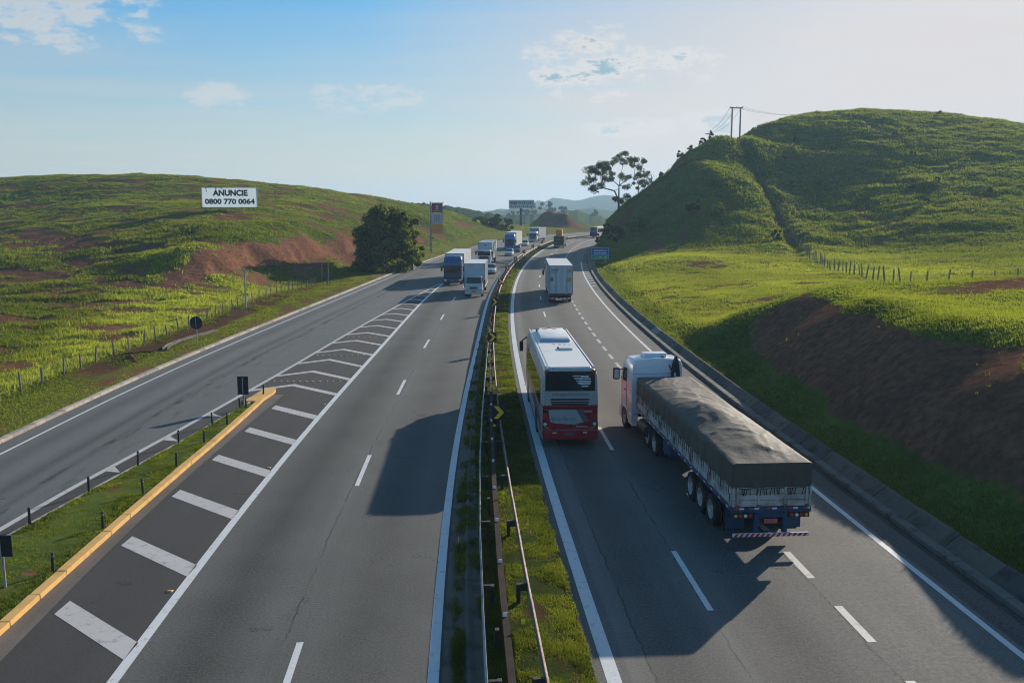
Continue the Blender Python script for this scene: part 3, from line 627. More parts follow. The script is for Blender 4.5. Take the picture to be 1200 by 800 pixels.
def kerb_run(name, label, fo, width, h, t0, t1, L, mats, side=1, chamf=.03):
    """kerb of separate stones along a line; the gap between stones is open"""
    root = empty(name); tag(root, label, kind='structure')
    b = MB(); g = L-.025
    b.loft([[(0, y, 0), (0, y, h-chamf), (chamf, y, h), (width, y, h), (width, y, 0)] for y in (0, g)])
    base = [b.mesh('kerb_stone', m_, bevel=.008) for m_ in mats]
    n = int((t1-t0)/L); x0, y0 = at(float(fo(t0)), t0)
    for k in range(n):
        ta, tb = t0+k*L, t0+(k+1)*L; xa, ya = at(float(fo(ta)), ta); xb, yb = at(float(fo(tb)), tb)
        ang = math.atan2(-(xb-xa), yb-ya); d = math.hypot(xb-xa, yb-ya)
        link(random.choice(base), 'kerb_stone', root, (float(xa), float(ya), -.02+random.uniform(-.006, .006)), (random.uniform(-.006, .006), 0, ang+random.uniform(-.006, .006)), (side, d/L, 1))
    return root
M_kerb2 = concrete('kerb_concrete_dark', (.30, .26, .23), 1.3, (.12, .10, .09), .6)
kerb_run('kerb', 'pale pinkish concrete kerb along the collector road', lambda tv: oK(tv)+.02, .32, .17, 26, 200, 1.0, [M_kerb, M_kerb, M_kerb2], -1)
kerb_run('kerb', 'weathered concrete kerb beside the right shoulder', cst(11.26), .34, .18, 16, 236, 1.3, [M_apron, M_apron, M_apron])
# concrete slabs lining the foot of the right cutting
apr = empty('drain_lining'); tag(apr, 'grey concrete slab lining at the foot of the right slope', kind='structure')
slab_m = [concrete('sooty_concrete', (.085, .080, .070), 1.0, (.03, .028, .024), .85), M_gutter, M_conc, M_gutter]
b = MB(); b.loft([[(0, y, -.1), (0, y, .06), (.12, y, .08), (.18, y, .12), (.56, y, .44), (.66, y, .46), (.66, y, .1), (.4, y, -.1)] for y in (0, 2.44)])
sl = [b.mesh('slab', m_, bevel=.012) for m_ in slab_m]
for k in range(92):
    ta = 14+2.5*k; xa, ya = at(11.62, ta); xb, yb = at(11.62, ta+2.5)
    link(sl[3] if (k % 9 in (4, 5)) else random.choice(sl[:2]) if k not in (23, 24, 31) else sl[2], 'slab', apr, (float(xa), float(ya), random.uniform(-.02, .02)), (0, random.uniform(-.02, .02), math.atan2(-(xb-xa), yb-ya)), (1, 1, random.uniform(.96, 1.04)))
# ---- grass island with yellow kerb
def isl_l(tv): return _ix(tv) - .00046*(np.asarray(tv, float)-90)**2
def isl_r(tv): return _yx(tv) - .00046*(np.asarray(tv, float)-90)**2
isl = tag(strip('grass_island', lambda tv: isl_l(tv)+.14, lambda tv: isl_r(tv)-.26, np.arange(-50, 48.1, .5), 0, M_ground, 9, zf=lambda o, ts, w: .10+.05*math.sin(math.pi*w)+.025*fbm(o*1.5, ts*1.5, 3)), 'wedge of grass between collector road and merge zone', kind='structure')
paint_cov(isl, .18, .25, .4)
kerb_run('kerb', 'yellow painted kerb along the grass island', lambda tv: isl_r(tv)-.30, .32, .17, -6, 50.6, 1.6, [M_ykerb])
kerb_run('kerb', 'thin pale kerb between collector road and grass island', lambda tv: isl_l(tv)-.02, .16, .13, -6, 50.6, 1.6, [M_kerb])
b = MB(); pts = []
for k in range(9):
    w = k/8*math.pi; pts.append((-14.02 + .42*math.cos(w), 50.6 + 1.3*math.sin(w)))
pts = [(-13.60, 50.6)] + pts[1:-1] + [(-14.44, 50.6), (-14.62, 48.2), (-13.72, 48.2)]
b.add([(x, y, .148) for x, y in pts] + [(x, y, 0) for x, y in pts], [tuple(range(len(pts)))] + [(i, (i+1) % len(pts), len(pts)+(i+1) % len(pts), len(pts)+i) for i in range(len(pts))])
tag(b.build('kerb_nose', M_ykerb), 'yellow rounded kerb nose at the tip of the grass island', kind='structure')
# asphalt strip that fills between yellow kerb and zone: rough brown shoulder
M_should = asphalt('rough_shoulder', (.135, .112, .092), [], .5, speck=1.1)
tag(strip('shoulder', lambda tv: isl_r(tv)+.02, lambda tv: _sx(tv)-.00046*(np.asarray(tv, float)-90)**2, np.arange(-50, 51.5, 1), .004, M_should, 2, ref=isl_r), 'rough brown strip along the yellow kerb', kind='structure')
tag(strip('shoulder', lambda tv: oL2(tv)+.20, lambda tv: oL2(tv)+w_gut(tv), np.arange(-50, 300, 1), .004, M_gutter, 2, ref=oL2), 'dark gutter strip beside the median', kind='structure')
# ---- guard rails
def rail(label, fo, t0, t1, mat, zc=.62, face=1, post_side=1, pspan=4.0, hgt=.31, post_mat=None, block=True, wide=0, refl=None, far_shade_mat=None):
    root = empty('guard_rail', label=label, cat='guard rail', group='steel guard rails on the median')
    prof = [(0, -.155), (.045, -.12), (.045, -.06), (0, -.02), (0, .02), (.045, .06), (.045, .12), (0, .155)]
    prof = [(a*face, z*hgt/.31) for a, z in prof]; th = .012*face
    if wide: ring = [(-wide/2, -hgt/2), (wide/2, -hgt/2), (wide/2, hgt/2), (-wide/2, hgt/2)]
    else: ring = [(a, z) for a, z in prof] + [(a-th, z) for a, z in reversed(prof)]
    L = 4.0; n = int((t1-t0)/L)
    for k in range(n):                         # each beam a length of its own, lapped at the joint
        b = MB(); rings = []
        for q in np.linspace(t0+k*L-.08, t0+(k+1)*L+.08, 5):
            o = float(fo(q)) + (.006*face if k % 2 else 0)
            rr = []
            for a, z in ring:
                x, y = at(o+a, q); rr.append((float(x), float(y), zc+z + (.002 if k % 2 else 0)))
            rings.append(rr)
        b.loft(rings); b.build('beam', (far_shade_mat if far_shade_mat and t0+k*L > 70 else mat), root)
    pb = MB(); s = post_side
    pb.box(-.05, .05, -.075, .075, -.3, zc+.10)
    pm = pb.mesh('post', post_mat or M_post, bevel=.006)
    bb = MB(); bb.box(0, .20, -.05, .05, -.10, .10); bmesh_ = bb.mesh('spacer', post_mat or M_post, bevel=.006)
    np_ = int((t1-t0)/pspan)
    for k in range(np_):
        q = t0+pspan*(k+.5); x, y = at(float(fo(q)) + s*.24, q)
        link(pm, 'post', root, (float(x), float(y), 0), (random.uniform(-.03, .03), random.uniform(-.03, .03), -head(q)))
        if block and q < 140:
            x, y = at(float(fo(q)) + s*.015, q); link(bmesh_, 'spacer', root, (float(x), float(y), zc), (0, 0, -head(q)), (s, 1, 1))
    if refl:
        rm = MB(); rm.box(-.05, .05, -.012, .012, 0, .11); rme = rm.mesh('reflector', refl[0], bevel=.004)
        for k in range(int((min(t1, 120)-t0)/refl[1])):
            q = t0+refl[1]*(k+.5); x, y = at(float(fo(q)) + refl[2], q); link(rme, 'reflector', root, (float(x), float(y), zc+.14+refl[3]), (0, 0, 0))
    return root
fR = lambda tv: np.full_like(np.asarray(tv, float), -1.64)
fL = spline([-60, 18, 30, 45, 58, 75, 100, 260], [-3.0, -2.9, -2.75, -2.4, -2.12, -1.95, -1.88, -1.90])
fM = spline([-60, 18, 29, 56, 80], [-2.5, -2.38, -2.24, -1.86, -1.82])
rail('rusty pink-topped guard rail on the right side of the median', fR, 6, 300, M_rail, .56, 1, -1, 4.9, refl=(M_refl, 9.8, -.30, .0))
rail('pale galvanised guard rail on the left side of the median', fL, 6, 300, M_galv, .54, -1, 1, 4.9, far_shade_mat=M_darkrail)  # far beams take a darker steel that paints in their shaded face
rail('dark guard rail running down the middle of the median', fM, 6, 78, M_darkrail, .50, 1, -1, 9.8, hgt=.22, block=False, wide=.17, refl=(pbr('reflector_white', (.8, .8, .78), .3), 3.4, .0, -.03))
# ---- chevron boards on the right rail
cf = [bpy.data.meshes.new('x') for _ in ()]
bd = MB(); bd.box(-.31, .31, -.012, .012, -.36, .36); m_board = bd.mesh('board', M_black, bevel=.006)
ch = MB(); ch.plate([(-.24, .30), (-.02, .30), (.25, 0), (-.02, -.30), (-.24, -.30), (.02, 0)], -.019, -.0135); m_chev = ch.mesh('arrow', M_yell)
pp = MB(); pp.box(-.035, .035, .014, .074, -1.35, .2); m_cp = pp.mesh('post', M_post)
ORD = ['nearest', 'second nearest', 'third nearest', 'fourth nearest', 'fifth nearest', 'sixth nearest', 'seventh nearest', 'eighth nearest', 'ninth nearest']
for k in range(9):
    q = 41+24*k; x, y = at(-1.72, q)
    r_ = empty('chevron_sign', (float(x), float(y), 1.2), random.uniform(-.12, .05), f'{ORD[k]} black chevron board with yellow arrow on the median rail', 'road sign', 'chevron boards along the median rail')
    link(m_board, 'board', r_); link(m_chev, 'arrow', r_); link(m_cp, 'post', r_)
# ---- bollards on the island
bo = MB(); bo.cyl((0, 0, -.1), (0, 0, .56), .048, .044, 10); bo.cyl((0, 0, .56), (0, 0, .58), .044, .03, 10); m_bol = bo.mesh('bollard', M_bol, smooth=True)
bb = MB(); bb.cyl((0, 0, .44), (0, 0, .50), .0485, .0485, 10); m_band = bb.mesh('band', pbr('bollard_band', (.16, .17, .18), .4))
OR2 = ['', 'second ', 'third ', 'fourth ', 'fifth ', 'sixth ', 'seventh ', 'eighth ']
def bollard(x, y, label):
    r_ = empty('bollard', (x, y, .12), random.uniform(0, 3), label, 'bollard', 'bollards round the grass island')
    a = random.uniform(-.05, .05); link(m_bol, 'post', r_, rot=(a, random.uniform(-.05, .05), 0)); link(m_band, 'band', r_, rot=(a, 0, 0))
for k in range(7):
    y = 50.0-3.48*k; bollard(float(at(isl_l(y)+.22, y)[0]), y, f'{OR2[k] or "first "}dark bollard from the island nose along the thin pale kerb')
for k in range(7):
    y = 46.6-3.58*k; bollard(float(at(isl_r(y)-.42, y)[0]), y, f'{OR2[k] or "first "}dark bollard from the island nose along the yellow kerb')
# ---- road studs across the merge zone
st = MB(); st.loft([[(-.09, -.08, 0), (.09, -.08, 0), (.09, .08, 0), (-.09, .08, 0)], [(-.06, -.04, .035), (.06, -.04, .035), (.06, .04, .035), (-.06, .04, .035)]]); m_st = st.mesh('road_stud', pbr('stud_yellow', (.50, .32, .12), .85, dirt=(.2, .15, .1)), bevel=.006)
for y, nm in ((54.4, 'nearest'), (63.9, 'middle'), (73.1, 'farthest')):
    xa, xb = float(at(oC(y), y)[0]) + .35, float(at(oL1(y), y)[0]) - .15
    n = int((xb-xa)/.36)
    for i in range(n):
        o = link(m_st, 'road_stud', None, (xa+(xb-xa)*i/(n-1), y+random.uniform(-.05, .05) + .3*abs(i/(n-1)-.5), .002)); tag(o, f'small yellow stud in the {nm} row across the hatched merge zone', 'road stud', f'{nm} row of yellow studs')
for y in range(12, 120, 12):
    o = link(m_st, 'road_stud', None, (float(at(oL1(y)-.18, y)[0]), y, .002)); tag(o, 'yellow stud beside the solid line left of the oncoming lanes', 'road stud', 'studs along the merge line')
# ---- earth heaps and a concrete ditch on the left verge
for x, y, rr, lb in ((-26.3, 61.5, .42, 'larger red earth heap on the left verge below the fence'), (-25.7, 60.6, .25, 'smaller red earth heap on the left verge')):
    b = MB(); rings = []
    for k in range(6):
        w = k/5; rings.append([(rr*(1-w**1.5)*(1+.18*math.sin(3*a+k))*math.cos(a)+.001*math.cos(a), rr*(1-w**1.5)*(1+.15*math.cos(2*a+k))*math.sin(a)+.001*math.sin(a), -.05+rr*.95*w) for a in np.linspace(0, 2*math.pi, 14)[:-1]])
    b.loft(rings); tag(b.build('earth_heap', M_ground, None, (x, y, ground_at(x, y)), smooth=True), lb, 'earth heap')
for o in [o for o in COL.objects if o.name.startswith('earth_heap')]:
    a = o.data.color_attributes.new('cov', 'FLOAT_COLOR', 'POINT'); a.data.foreach_set('color', np.tile(np.array([1, 0, .1, 1], np.float32), len(o.data.vertices)))
dp = [(-25.2, 65.0), (-25.7, 66.2), (-26.0, 68), (-25.9, 70.5), (-25.5, 73.5), (-25.1, 76)]
b = MB(); rings = []
for i, (x, y) in enumerate(dp):
    x2, y2 = dp[min(i+1, len(dp)-1)]; x1, y1 = dp[max(i-1, 0)]; d = Vector((x2-x1, y2-y1, 0)).normalized(); nn = Vector((-d.y, d.x, 0)); z = ground_at(x, y)
    rings.append([tuple(Vector((x, y, z)) + nn*a + Vector((0, 0, h_))) for a, h_ in ((-.20, -.25), (-.20, .09), (-.10, .09), (-.07, -.12), (.07, -.12), (.10, .12), (.20, .12), (.20, -.25))])
b.loft(rings); tag(b.build('drain_channel', M_apron), 'curved concrete drain channel on the left verge beside the round sign', kind='structure')
# ---- signs seen from behind
def sign_back(x, y, z0, shape, w, h, zc, label, mat=None, pm=None):
    r_ = empty('road_sign', (x, y, z0), 0, label, 'road sign')
    b = MB(); b.cyl((0, .06, -.3), (0, .06, zc), .035, n=10); b.build('post', pm or M_galv, r_, smooth=True)
    b = MB()
    if shape == 'disc': b.cyl((0, 0, zc), (0, .02, zc), w/2, n=32)
    else: b.box(-w/2, w/2, 0, .02, zc-h/2, zc+h/2)
    b.build('panel', mat or M_signback, r_, bevel=.004)
    b = MB()
    for dz in (-.28*h, .28*h): b.box(-w*.34, w*.34, -.03, -.001, zc+dz-.02, zc+dz+.02)
    b.build('bracket', M_post, r_); b = MB(); b.box(-.02, .02, -.045, -.031, zc-h*.45, zc+h*.45); b.build('stiffener', M_grey, r_)
    return r_
sign_back(-14.25, 47.0, .12, 'rect', .58, .98, 1.12, 'black back of a tall rectangular sign at the island tip')
sign_back(-23.95, 68.0, .1, 'disc', .98, .9, 1.75, 'round sign seen from its black back beside the collector road')
sign_back(-14.15, 23.9, .12, 'rect', .62, .62, 1.25, 'square sign with black back standing on the grass island')
sign_back(-19.6, 139.5, .15, 'rect', .5, 1.8, 1.7, 'narrow dark sign on a pole in front of the big bushy tree', pm=M_galv)
# lone posts left
for x, y, h, lb in ((-27.2, 92, 4.1, 'lone grey concrete post standing in the left fence line'), (-27.0, 128.4, 2.9, 'left one of two dark wooden gate posts'), (-26.1, 128.4, 2.8, 'right one of two dark wooden gate posts')):
    b = MB(); b.cyl((0, 0, -.4), (0, 0, h), .085, .07, 9)
    tag(b.build('post', M_grey if h > 4 else M_wood, None, (x, y, ground_at(x, y)), smooth=True), lb, 'post')
# ---- fences
def fence(label, pts, span, h, jitter, mat, wires=(.35, .62, .88), lean=.06, thick=.07):
    root = empty('wire_fence', label=label, cat='fence')
    L = [0]; 
    for a, b_ in zip(pts[:-1], pts[1:]): L.append(L[-1]+math.hypot(b_[0]-a[0], b_[1]-a[1]))
    n = int(L[-1]/span); tops = []; base = []
    xs = np.interp(np.linspace(0, L[-1], n), L, [p[0] for p in pts]); ys = np.interp(np.linspace(0, L[-1], n), L, [p[1] for p in pts])
    xs = xs + rng.uniform(-.12, .12, n); ys = ys + rng.uniform(-jitter, jitter, n); zs = height(xs, ys)[0]
    pm = []
    for k in range(4):
        b = MB(); r0 = thick*random.uniform(.8, 1.25); b.cyl((0, 0, -.4), (random.uniform(-.02, .02), 0, .5), r0, r0*.95, 7, caps=False); b.cyl((0, 0, .5), (random.uniform(-.03, .03), .01, 1), r0*.95, r0*.8, 7)
        pm.append(b.mesh('post', mat, smooth=True))
    P = []
    for k in range(n):
        hh = h*random.uniform(.82, 1.15); rx, ry = random.gauss(0, lean), random.gauss(0, lean)
        link(pm[k % 4], 'post', root, (float(xs[k]), float(ys[k]), float(zs[k])), (rx, ry, random.uniform(0, 3)), (1, 1, hh)); P.append((xs[k], ys[k], zs[k], hh))
    for w in wires:
        b = MB()
        for p, q in zip(P[:-1], P[1:]): b.cyl((p[0], p[1], p[2]+h*w), (q[0], q[1], q[2]+h*w), .008, n=4, caps=False)
        b.build('wire', M_wire, root)
    return root
fence('weathered post and wire fence along the left verge', [(-27.8, 36), (-28.0, 60), (-27.9, 92), (-27.6, 126)], 2.35, 1.05, .25, M_wood)
fence('leaning post and wire fence crossing the meadow below the right hill', [(66, 83), (60, 84.5), (52, 86), (45, 88), (40.0, 90), (39.8, 98), (41, 108), (42.6, 122), (45.4, 140)], 1.9, 1.6, .25, M_wood, lean=.09, thick=.085)
fence('thin fence climbing straight up the hillside gully', [(46.2, 141), (49.9, 161), (53.7, 186), (55.5, 207), (55.0, 224)], 3.0, 1.3, .3, M_wood)
# ---- power poles on the hill
def hpole(x, y, h, gap, label, n=2):
    z = ground_at(x, y); r_ = empty('utility_pole', (x, y, z), .1, label, 'utility pole'); 
    for k in range(n):
        b = MB(); b.cyl(((k-(n-1)/2)*gap, 0, -1), ((k-(n-1)/2)*gap, 0, h), .22, .16, 10); b.build('pole', M_grey, r_, smooth=True)
    b = MB(); b.box(-gap*.8 if n > 1 else -1.1, gap*.8 if n > 1 else 1.1, -.10, .10, h-.35, h-.12); b.build('crossarm', M_wood, r_)
    for k in (-1, 0, 1):
        b = MB(); b.cyl((k*(gap*.7 if n > 1 else .9), 0, h-.12), (k*(gap*.7 if n > 1 else .9), 0, h+.16), .06, .04, 8); b.build('insulator', M_grey, r_)
    return Vector((x, y, z+h))
pA = hpole(54.6, 226, 8.6, 2.1, 'twin-legged utility pole standing at the top of the hillside gully')
pB = hpole(50.8, 238, 5.5, 1.0, 'single T-shaped utility pole on the crest left of the twin pole', 1)
wl = empty('power_line', label='three thin power cables running over the hill crest', cat='cable')
for k in (-1, 0, 1):
    for q0, q1 in ((pA + Vector((k*1.4, 0, .15)), Vector((96+k, 300, 40))), (pA + Vector((k*1.4, 0, .15)), pB + Vector((k*.9, 0, .15)))):
        b = MB(); prev = None
        for i in range(13):
            w = i/12; p = q0.lerp(q1, w); p.z -= 4*w*(1-w)*1.2
            if prev is not None: b.cyl(prev, p, .03, n=4, caps=False)
            prev = p
        b.build('cable', M_wire, wl)
# ------------------------------------------------------------------ grass
def lerp3(a, b, w): return np.asarray(a)[None]*(1-w[:, None]) + np.asarray(b)[None]*w[:, None]
def blades(name, P, h, w, k, spread, C, label, lean=.55):
    """tufts of k pointed blades at the points P"""
    n = len(P); m = n*k
    idx = np.repeat(np.arange(n), k); a = rng.uniform(0, 2*math.pi, m); rr = np.sqrt(rng.uniform(0, 1, m))*spread[idx]
    base = P[idx] + np.stack([rr*np.cos(a), rr*np.sin(a), np.full(m, -.02)], 1)
    hh = h[idx]*rng.uniform(.55, 1.2, m); ww = w[idx]*rng.uniform(.7, 1.3, m); b = rng.uniform(0, 2*math.pi, m)
    la = a + rng.normal(0, .8, m); ln = lean*hh*rng.uniform(.1, 1.1, m)
    dx = np.stack([np.cos(b), np.sin(b), np.zeros(m)], 1)*ww[:, None]*.5
    V = np.empty((m, 3, 3)); V[:, 0] = base-dx; V[:, 1] = base+dx; V[:, 2] = base + np.stack([ln*np.cos(la), ln*np.sin(la), hh], 1)
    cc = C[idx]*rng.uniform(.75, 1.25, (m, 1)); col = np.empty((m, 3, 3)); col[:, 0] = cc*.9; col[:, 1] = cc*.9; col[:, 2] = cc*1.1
    me = np_mesh(name, V.reshape(-1, 3), np.arange(m*3).reshape(-1, 3), M_blade, col.reshape(-1, 3))
    return tag(link(me, name), label, 'grass', kind='stuff')
def grass_col(n, dry, tone, soil=None):
    c = lerp3((.062, .080, .018), (.142, .165, .038), rng.uniform(0, 1, n))
    c = c*(1-.8*dry[:, None]) + .8*dry[:, None]*lerp3((.24, .268, .048), (.40, .380, .10), rng.uniform(0, 1, n))
    if soil is not None: c = c*(1-np.clip(soil*1.1, 0, .85)[:, None]) + np.clip(soil*1.1, 0, .85)[:, None]*lerp3((.11, .085, .036), (.21, .160, .07), rng.uniform(0, 1, n))
    return c*(1-.5*np.clip(tone, 0, 1)[:, None])
vis = np.zeros((nR, nA), bool); run = np.full(nA, -9.0)
for i in range(nR):
    sl_ = (Zg[i]-EYE)/RR[i]; vis[i] = sl_ >= run - .010; run = np.maximum(run, sl_)
i0, i1 = np.searchsorted(RR, 17), np.searchsorted(RR, 330)
NG = 640000
fi = rng.uniform(i0, i1-1, NG); az = rng.uniform(R(-33), R(33), NG); fj = np.interp(az, AZ, np.arange(nA))
a_, b_ = fi.astype(int), np.minimum(fj.astype(int), nA-2); u_, w_ = fi-a_, fj-b_
def bil(G_):
    G_ = G_.reshape(nR, nA); return (G_[a_, b_]*(1-u_)*(1-w_) + G_[a_+1, b_]*u_*(1-w_) + G_[a_, b_+1]*(1-u_)*w_ + G_[a_+1, b_+1]*u_*w_)
rad = np.interp(fi, np.arange(nR), RR); tx, ty, tz = rad*np.sin(az), rad*np.cos(az), bil(gz)
so, dr, to, tl, of = bil(g_soil), bil(g_dry), bil(g_tone), bil(g_tall), bil(g_off)
keep = vis[a_, b_] & vis[a_+1, b_]
_o, _t = lateral(tx, ty); okl = _o < oK(_t)-.35; okr = _o > 12.32
keep &= (okl | okr | (np.abs(_o) > 500))
mott = fbm(tx/2.0, ty/2.0, 3)
keep &= rng.uniform(0, 1, NG) > np.clip(so*2.3-.30+.6*mott, 0, .985)
keep &= rng.uniform(0, 1, NG) < np.where(rad > 150, .75, 1.0)
K = np.where(keep)[0]
hz = .10 + .12*sst(rad, 60, 140) + .12*np.clip(mott, 0, 1)
hillr = sst(tx, 30, 45)*sst(ty, 140, 165); hz = hz + .24*hillr*np.clip(.6+1.2*fbm(tx/6, ty/3, 3), 0, 2)
hz = np.where(tl > .4, .26+.22*mott, hz); hz = hz + .25*sst(-tx, 34, 44)*np.clip(.3+1.3*fbm(tx/5, ty/5, 3), 0, 1)*(ty < 150)
hz = np.where(okl & (_o > oK(_t)-4), .10, hz)
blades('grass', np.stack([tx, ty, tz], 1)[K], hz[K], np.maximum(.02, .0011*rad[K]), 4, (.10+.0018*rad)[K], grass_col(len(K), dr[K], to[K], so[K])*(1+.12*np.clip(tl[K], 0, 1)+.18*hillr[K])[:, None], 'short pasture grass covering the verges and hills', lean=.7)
# median and island turf
def turf(n, fa, fb, t0, t1, z, h, dry):
    tv = 1/rng.uniform(1/t1, 1/t0, n); w = rng.uniform(0, 1, n); o = fa(tv)*(1-w) + fb(tv)*w; x, y = at(o, tv)
    m_ = fbm(x*.9, y*.9, 3); k = rng.uniform(0, 1, n) < np.clip(.9+1.1*m_, .15, 1)
    x, y, tv, m_ = x[k], y[k], tv[k], m_[k]
    return np.stack([x, y, np.full_like(x, z)], 1), np.clip(h*(1+.8*m_), .03, .3), np.maximum(.016, .0011*tv), np.clip(dry+.5*fbm(x/2, y/2, 2), 0, 1)
P1, h1, w1, d1 = turf(42000, lambda tv: oL2(tv)+w_gut(tv)+g_w(tv)+.02, cst(-.42), 16, 160, .10, .075, .40)
P2, h2, w2, d2 = turf(20000, lambda tv: isl_l(tv)+.16, lambda tv: isl_r(tv)-.32, 16, 48, .12, .075, .25)
P3, h3, w3, d3 = turf(9000, lambda tv: oL2(tv)+w_gut(tv)-.25, lambda tv: oL2(tv)+w_gut(tv)+.6, 16, 80, .05, .12, .35)
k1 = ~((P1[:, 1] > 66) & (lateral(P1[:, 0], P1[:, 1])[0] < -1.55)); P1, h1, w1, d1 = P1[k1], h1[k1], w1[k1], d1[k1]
k3 = fbm(P3[:, 0]*.9, P3[:, 1]*.35, 3) > .05; P3, h3, w3, d3 = P3[k3], h3[k3], w3[k3], d3[k3]
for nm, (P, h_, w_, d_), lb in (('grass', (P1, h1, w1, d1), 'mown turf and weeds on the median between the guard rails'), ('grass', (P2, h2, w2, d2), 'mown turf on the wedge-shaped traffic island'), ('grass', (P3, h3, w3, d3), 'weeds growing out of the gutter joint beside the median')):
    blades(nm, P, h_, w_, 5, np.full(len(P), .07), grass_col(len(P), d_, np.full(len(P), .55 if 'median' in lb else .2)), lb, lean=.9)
# ------------------------------------------------------------------ trees
def leaf_cloud(C, Rd, n, size, base, tip, flat=.8, droop=.3, lightup=.35):
    """n leaf quads round each clump centre"""
    C = np.asarray(C, float); m = len(C)*n; idx = np.repeat(np.arange(len(C)), n)
    d = rng.normal(0, 1, (m, 3)); d /= np.linalg.norm(d, axis=1)[:, None]; rr = rng.uniform(0, 1, m)**.45
    off = d*rr[:, None]*np.asarray(Rd)[idx][:, None]; off[:, 2] *= flat; P = C[idx] + off
    s = size*rng.uniform(.6, 1.4, m); a = rng.normal(0, 1, (m, 3)); a[:, 2] -= droop; a /= np.linalg.norm(a, axis=1)[:, None]
    nn = d*.7 + rng.normal(0, .5, (m, 3)); b = np.cross(a, nn); b /= np.linalg.norm(b, axis=1)[:, None]+1e-9
    V = np.empty((m, 4, 3)); V[:, 0] = P - a*s[:, None]*.5; V[:, 2] = P + a*s[:, None]*.5; V[:, 1] = P + b*s[:, None]*.28; V[:, 3] = P - b*s[:, None]*.28
    c = lerp3(base, tip, rng.uniform(0, 1, m)); c *= rng.uniform(.75, 1.25, (len(C), 1))[idx]
    return V.reshape(-1, 3), np.arange(m*4).reshape(-1, 4), np.repeat(c, 4, axis=0)
def crown(parent, parts, name='crown'):
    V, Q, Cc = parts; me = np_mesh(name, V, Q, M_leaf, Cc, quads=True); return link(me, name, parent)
def tree(name, x, y, label, w, h, clumps, leaf, dens, base=(.018, .035, .010), tip=(.05, .085, .02), z0=None, cat='tree', group=None, shape='dome', trunk=None, zb=.12):
    z = (ground_at(x, y) if z0 is None else z0) - .05
    r_ = empty(name, (x, y, z), 0, label, cat, group); C = []; Rd = []
    for k in range(clumps):
        a = rng.uniform(0, 2*math.pi); q = rng.uniform(0, 1)**.6; f = rng.uniform(zb, .98)
        env = math.sqrt(max(.05, 1-(max(f-.35, 0)/.66)**2)) if shape == 'dome' else math.sin(math.pi*min(.97, max(.06, f)))**.5
        rx = w/2*env*(.35+.65*q)*rng.uniform(.72, 1.12)*(1+.13*math.sin(3*a+2*f)); C.append((rx*math.cos(a), rx*math.sin(a), h*f)); Rd.append(w*.11*rng.uniform(.7, 1.35))
    crown(r_, leaf_cloud(C, Rd, dens, leaf, base, tip))
    tr = trunk or h*.03
    b = MB(); b.cyl((0, 0, -.3), (w*.02, 0, h*.35), tr, tr*.7, 8); b.cyl((w*.02, 0, h*.35), (0, w*.03, h*.7), tr*.7, tr*.35, 7)
    b.build('trunk', M_bark, r_, smooth=True)
    b = MB()
    for c in C[:max(6, clumps//4)]:
        b.cyl((w*.015, 0, h*random.uniform(.1, .45)), tuple(v*.92 for v in c), tr*.4, tr*.1, 5, caps=False)
    b.build('limb', M_bark, r_, smooth=True)
    return r_
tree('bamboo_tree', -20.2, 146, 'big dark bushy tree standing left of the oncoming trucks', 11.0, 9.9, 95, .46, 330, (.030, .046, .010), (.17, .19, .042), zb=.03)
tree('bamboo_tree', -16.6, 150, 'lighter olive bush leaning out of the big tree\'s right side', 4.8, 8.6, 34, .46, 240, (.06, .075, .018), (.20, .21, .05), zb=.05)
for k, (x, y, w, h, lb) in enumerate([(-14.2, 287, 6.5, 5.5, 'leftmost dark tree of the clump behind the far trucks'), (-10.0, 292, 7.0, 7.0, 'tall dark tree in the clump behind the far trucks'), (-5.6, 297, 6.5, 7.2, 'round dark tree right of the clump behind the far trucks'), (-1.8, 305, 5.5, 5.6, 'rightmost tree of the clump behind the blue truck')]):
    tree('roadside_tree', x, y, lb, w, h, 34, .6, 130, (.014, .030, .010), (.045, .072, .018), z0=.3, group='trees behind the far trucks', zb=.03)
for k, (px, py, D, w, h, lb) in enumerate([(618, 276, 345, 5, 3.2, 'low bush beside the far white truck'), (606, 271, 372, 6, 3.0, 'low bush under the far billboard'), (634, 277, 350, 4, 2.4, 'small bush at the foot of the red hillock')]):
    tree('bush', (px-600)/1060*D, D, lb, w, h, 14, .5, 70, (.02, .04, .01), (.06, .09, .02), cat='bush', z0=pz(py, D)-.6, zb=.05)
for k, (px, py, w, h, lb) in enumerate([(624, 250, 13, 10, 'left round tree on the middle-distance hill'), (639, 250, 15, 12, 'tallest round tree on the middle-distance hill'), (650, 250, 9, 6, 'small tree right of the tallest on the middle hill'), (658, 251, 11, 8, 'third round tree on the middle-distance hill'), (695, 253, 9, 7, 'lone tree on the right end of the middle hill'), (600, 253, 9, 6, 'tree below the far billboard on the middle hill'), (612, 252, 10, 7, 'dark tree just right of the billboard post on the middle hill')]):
    tree('distant_tree', (px-600)/1060*770, 770, lb, w, h, 12, 1.6, 60, (.014, .030, .012), (.035, .06, .02), z0=pz(py, 770)-2, group='trees on the middle hill', zb=.05)
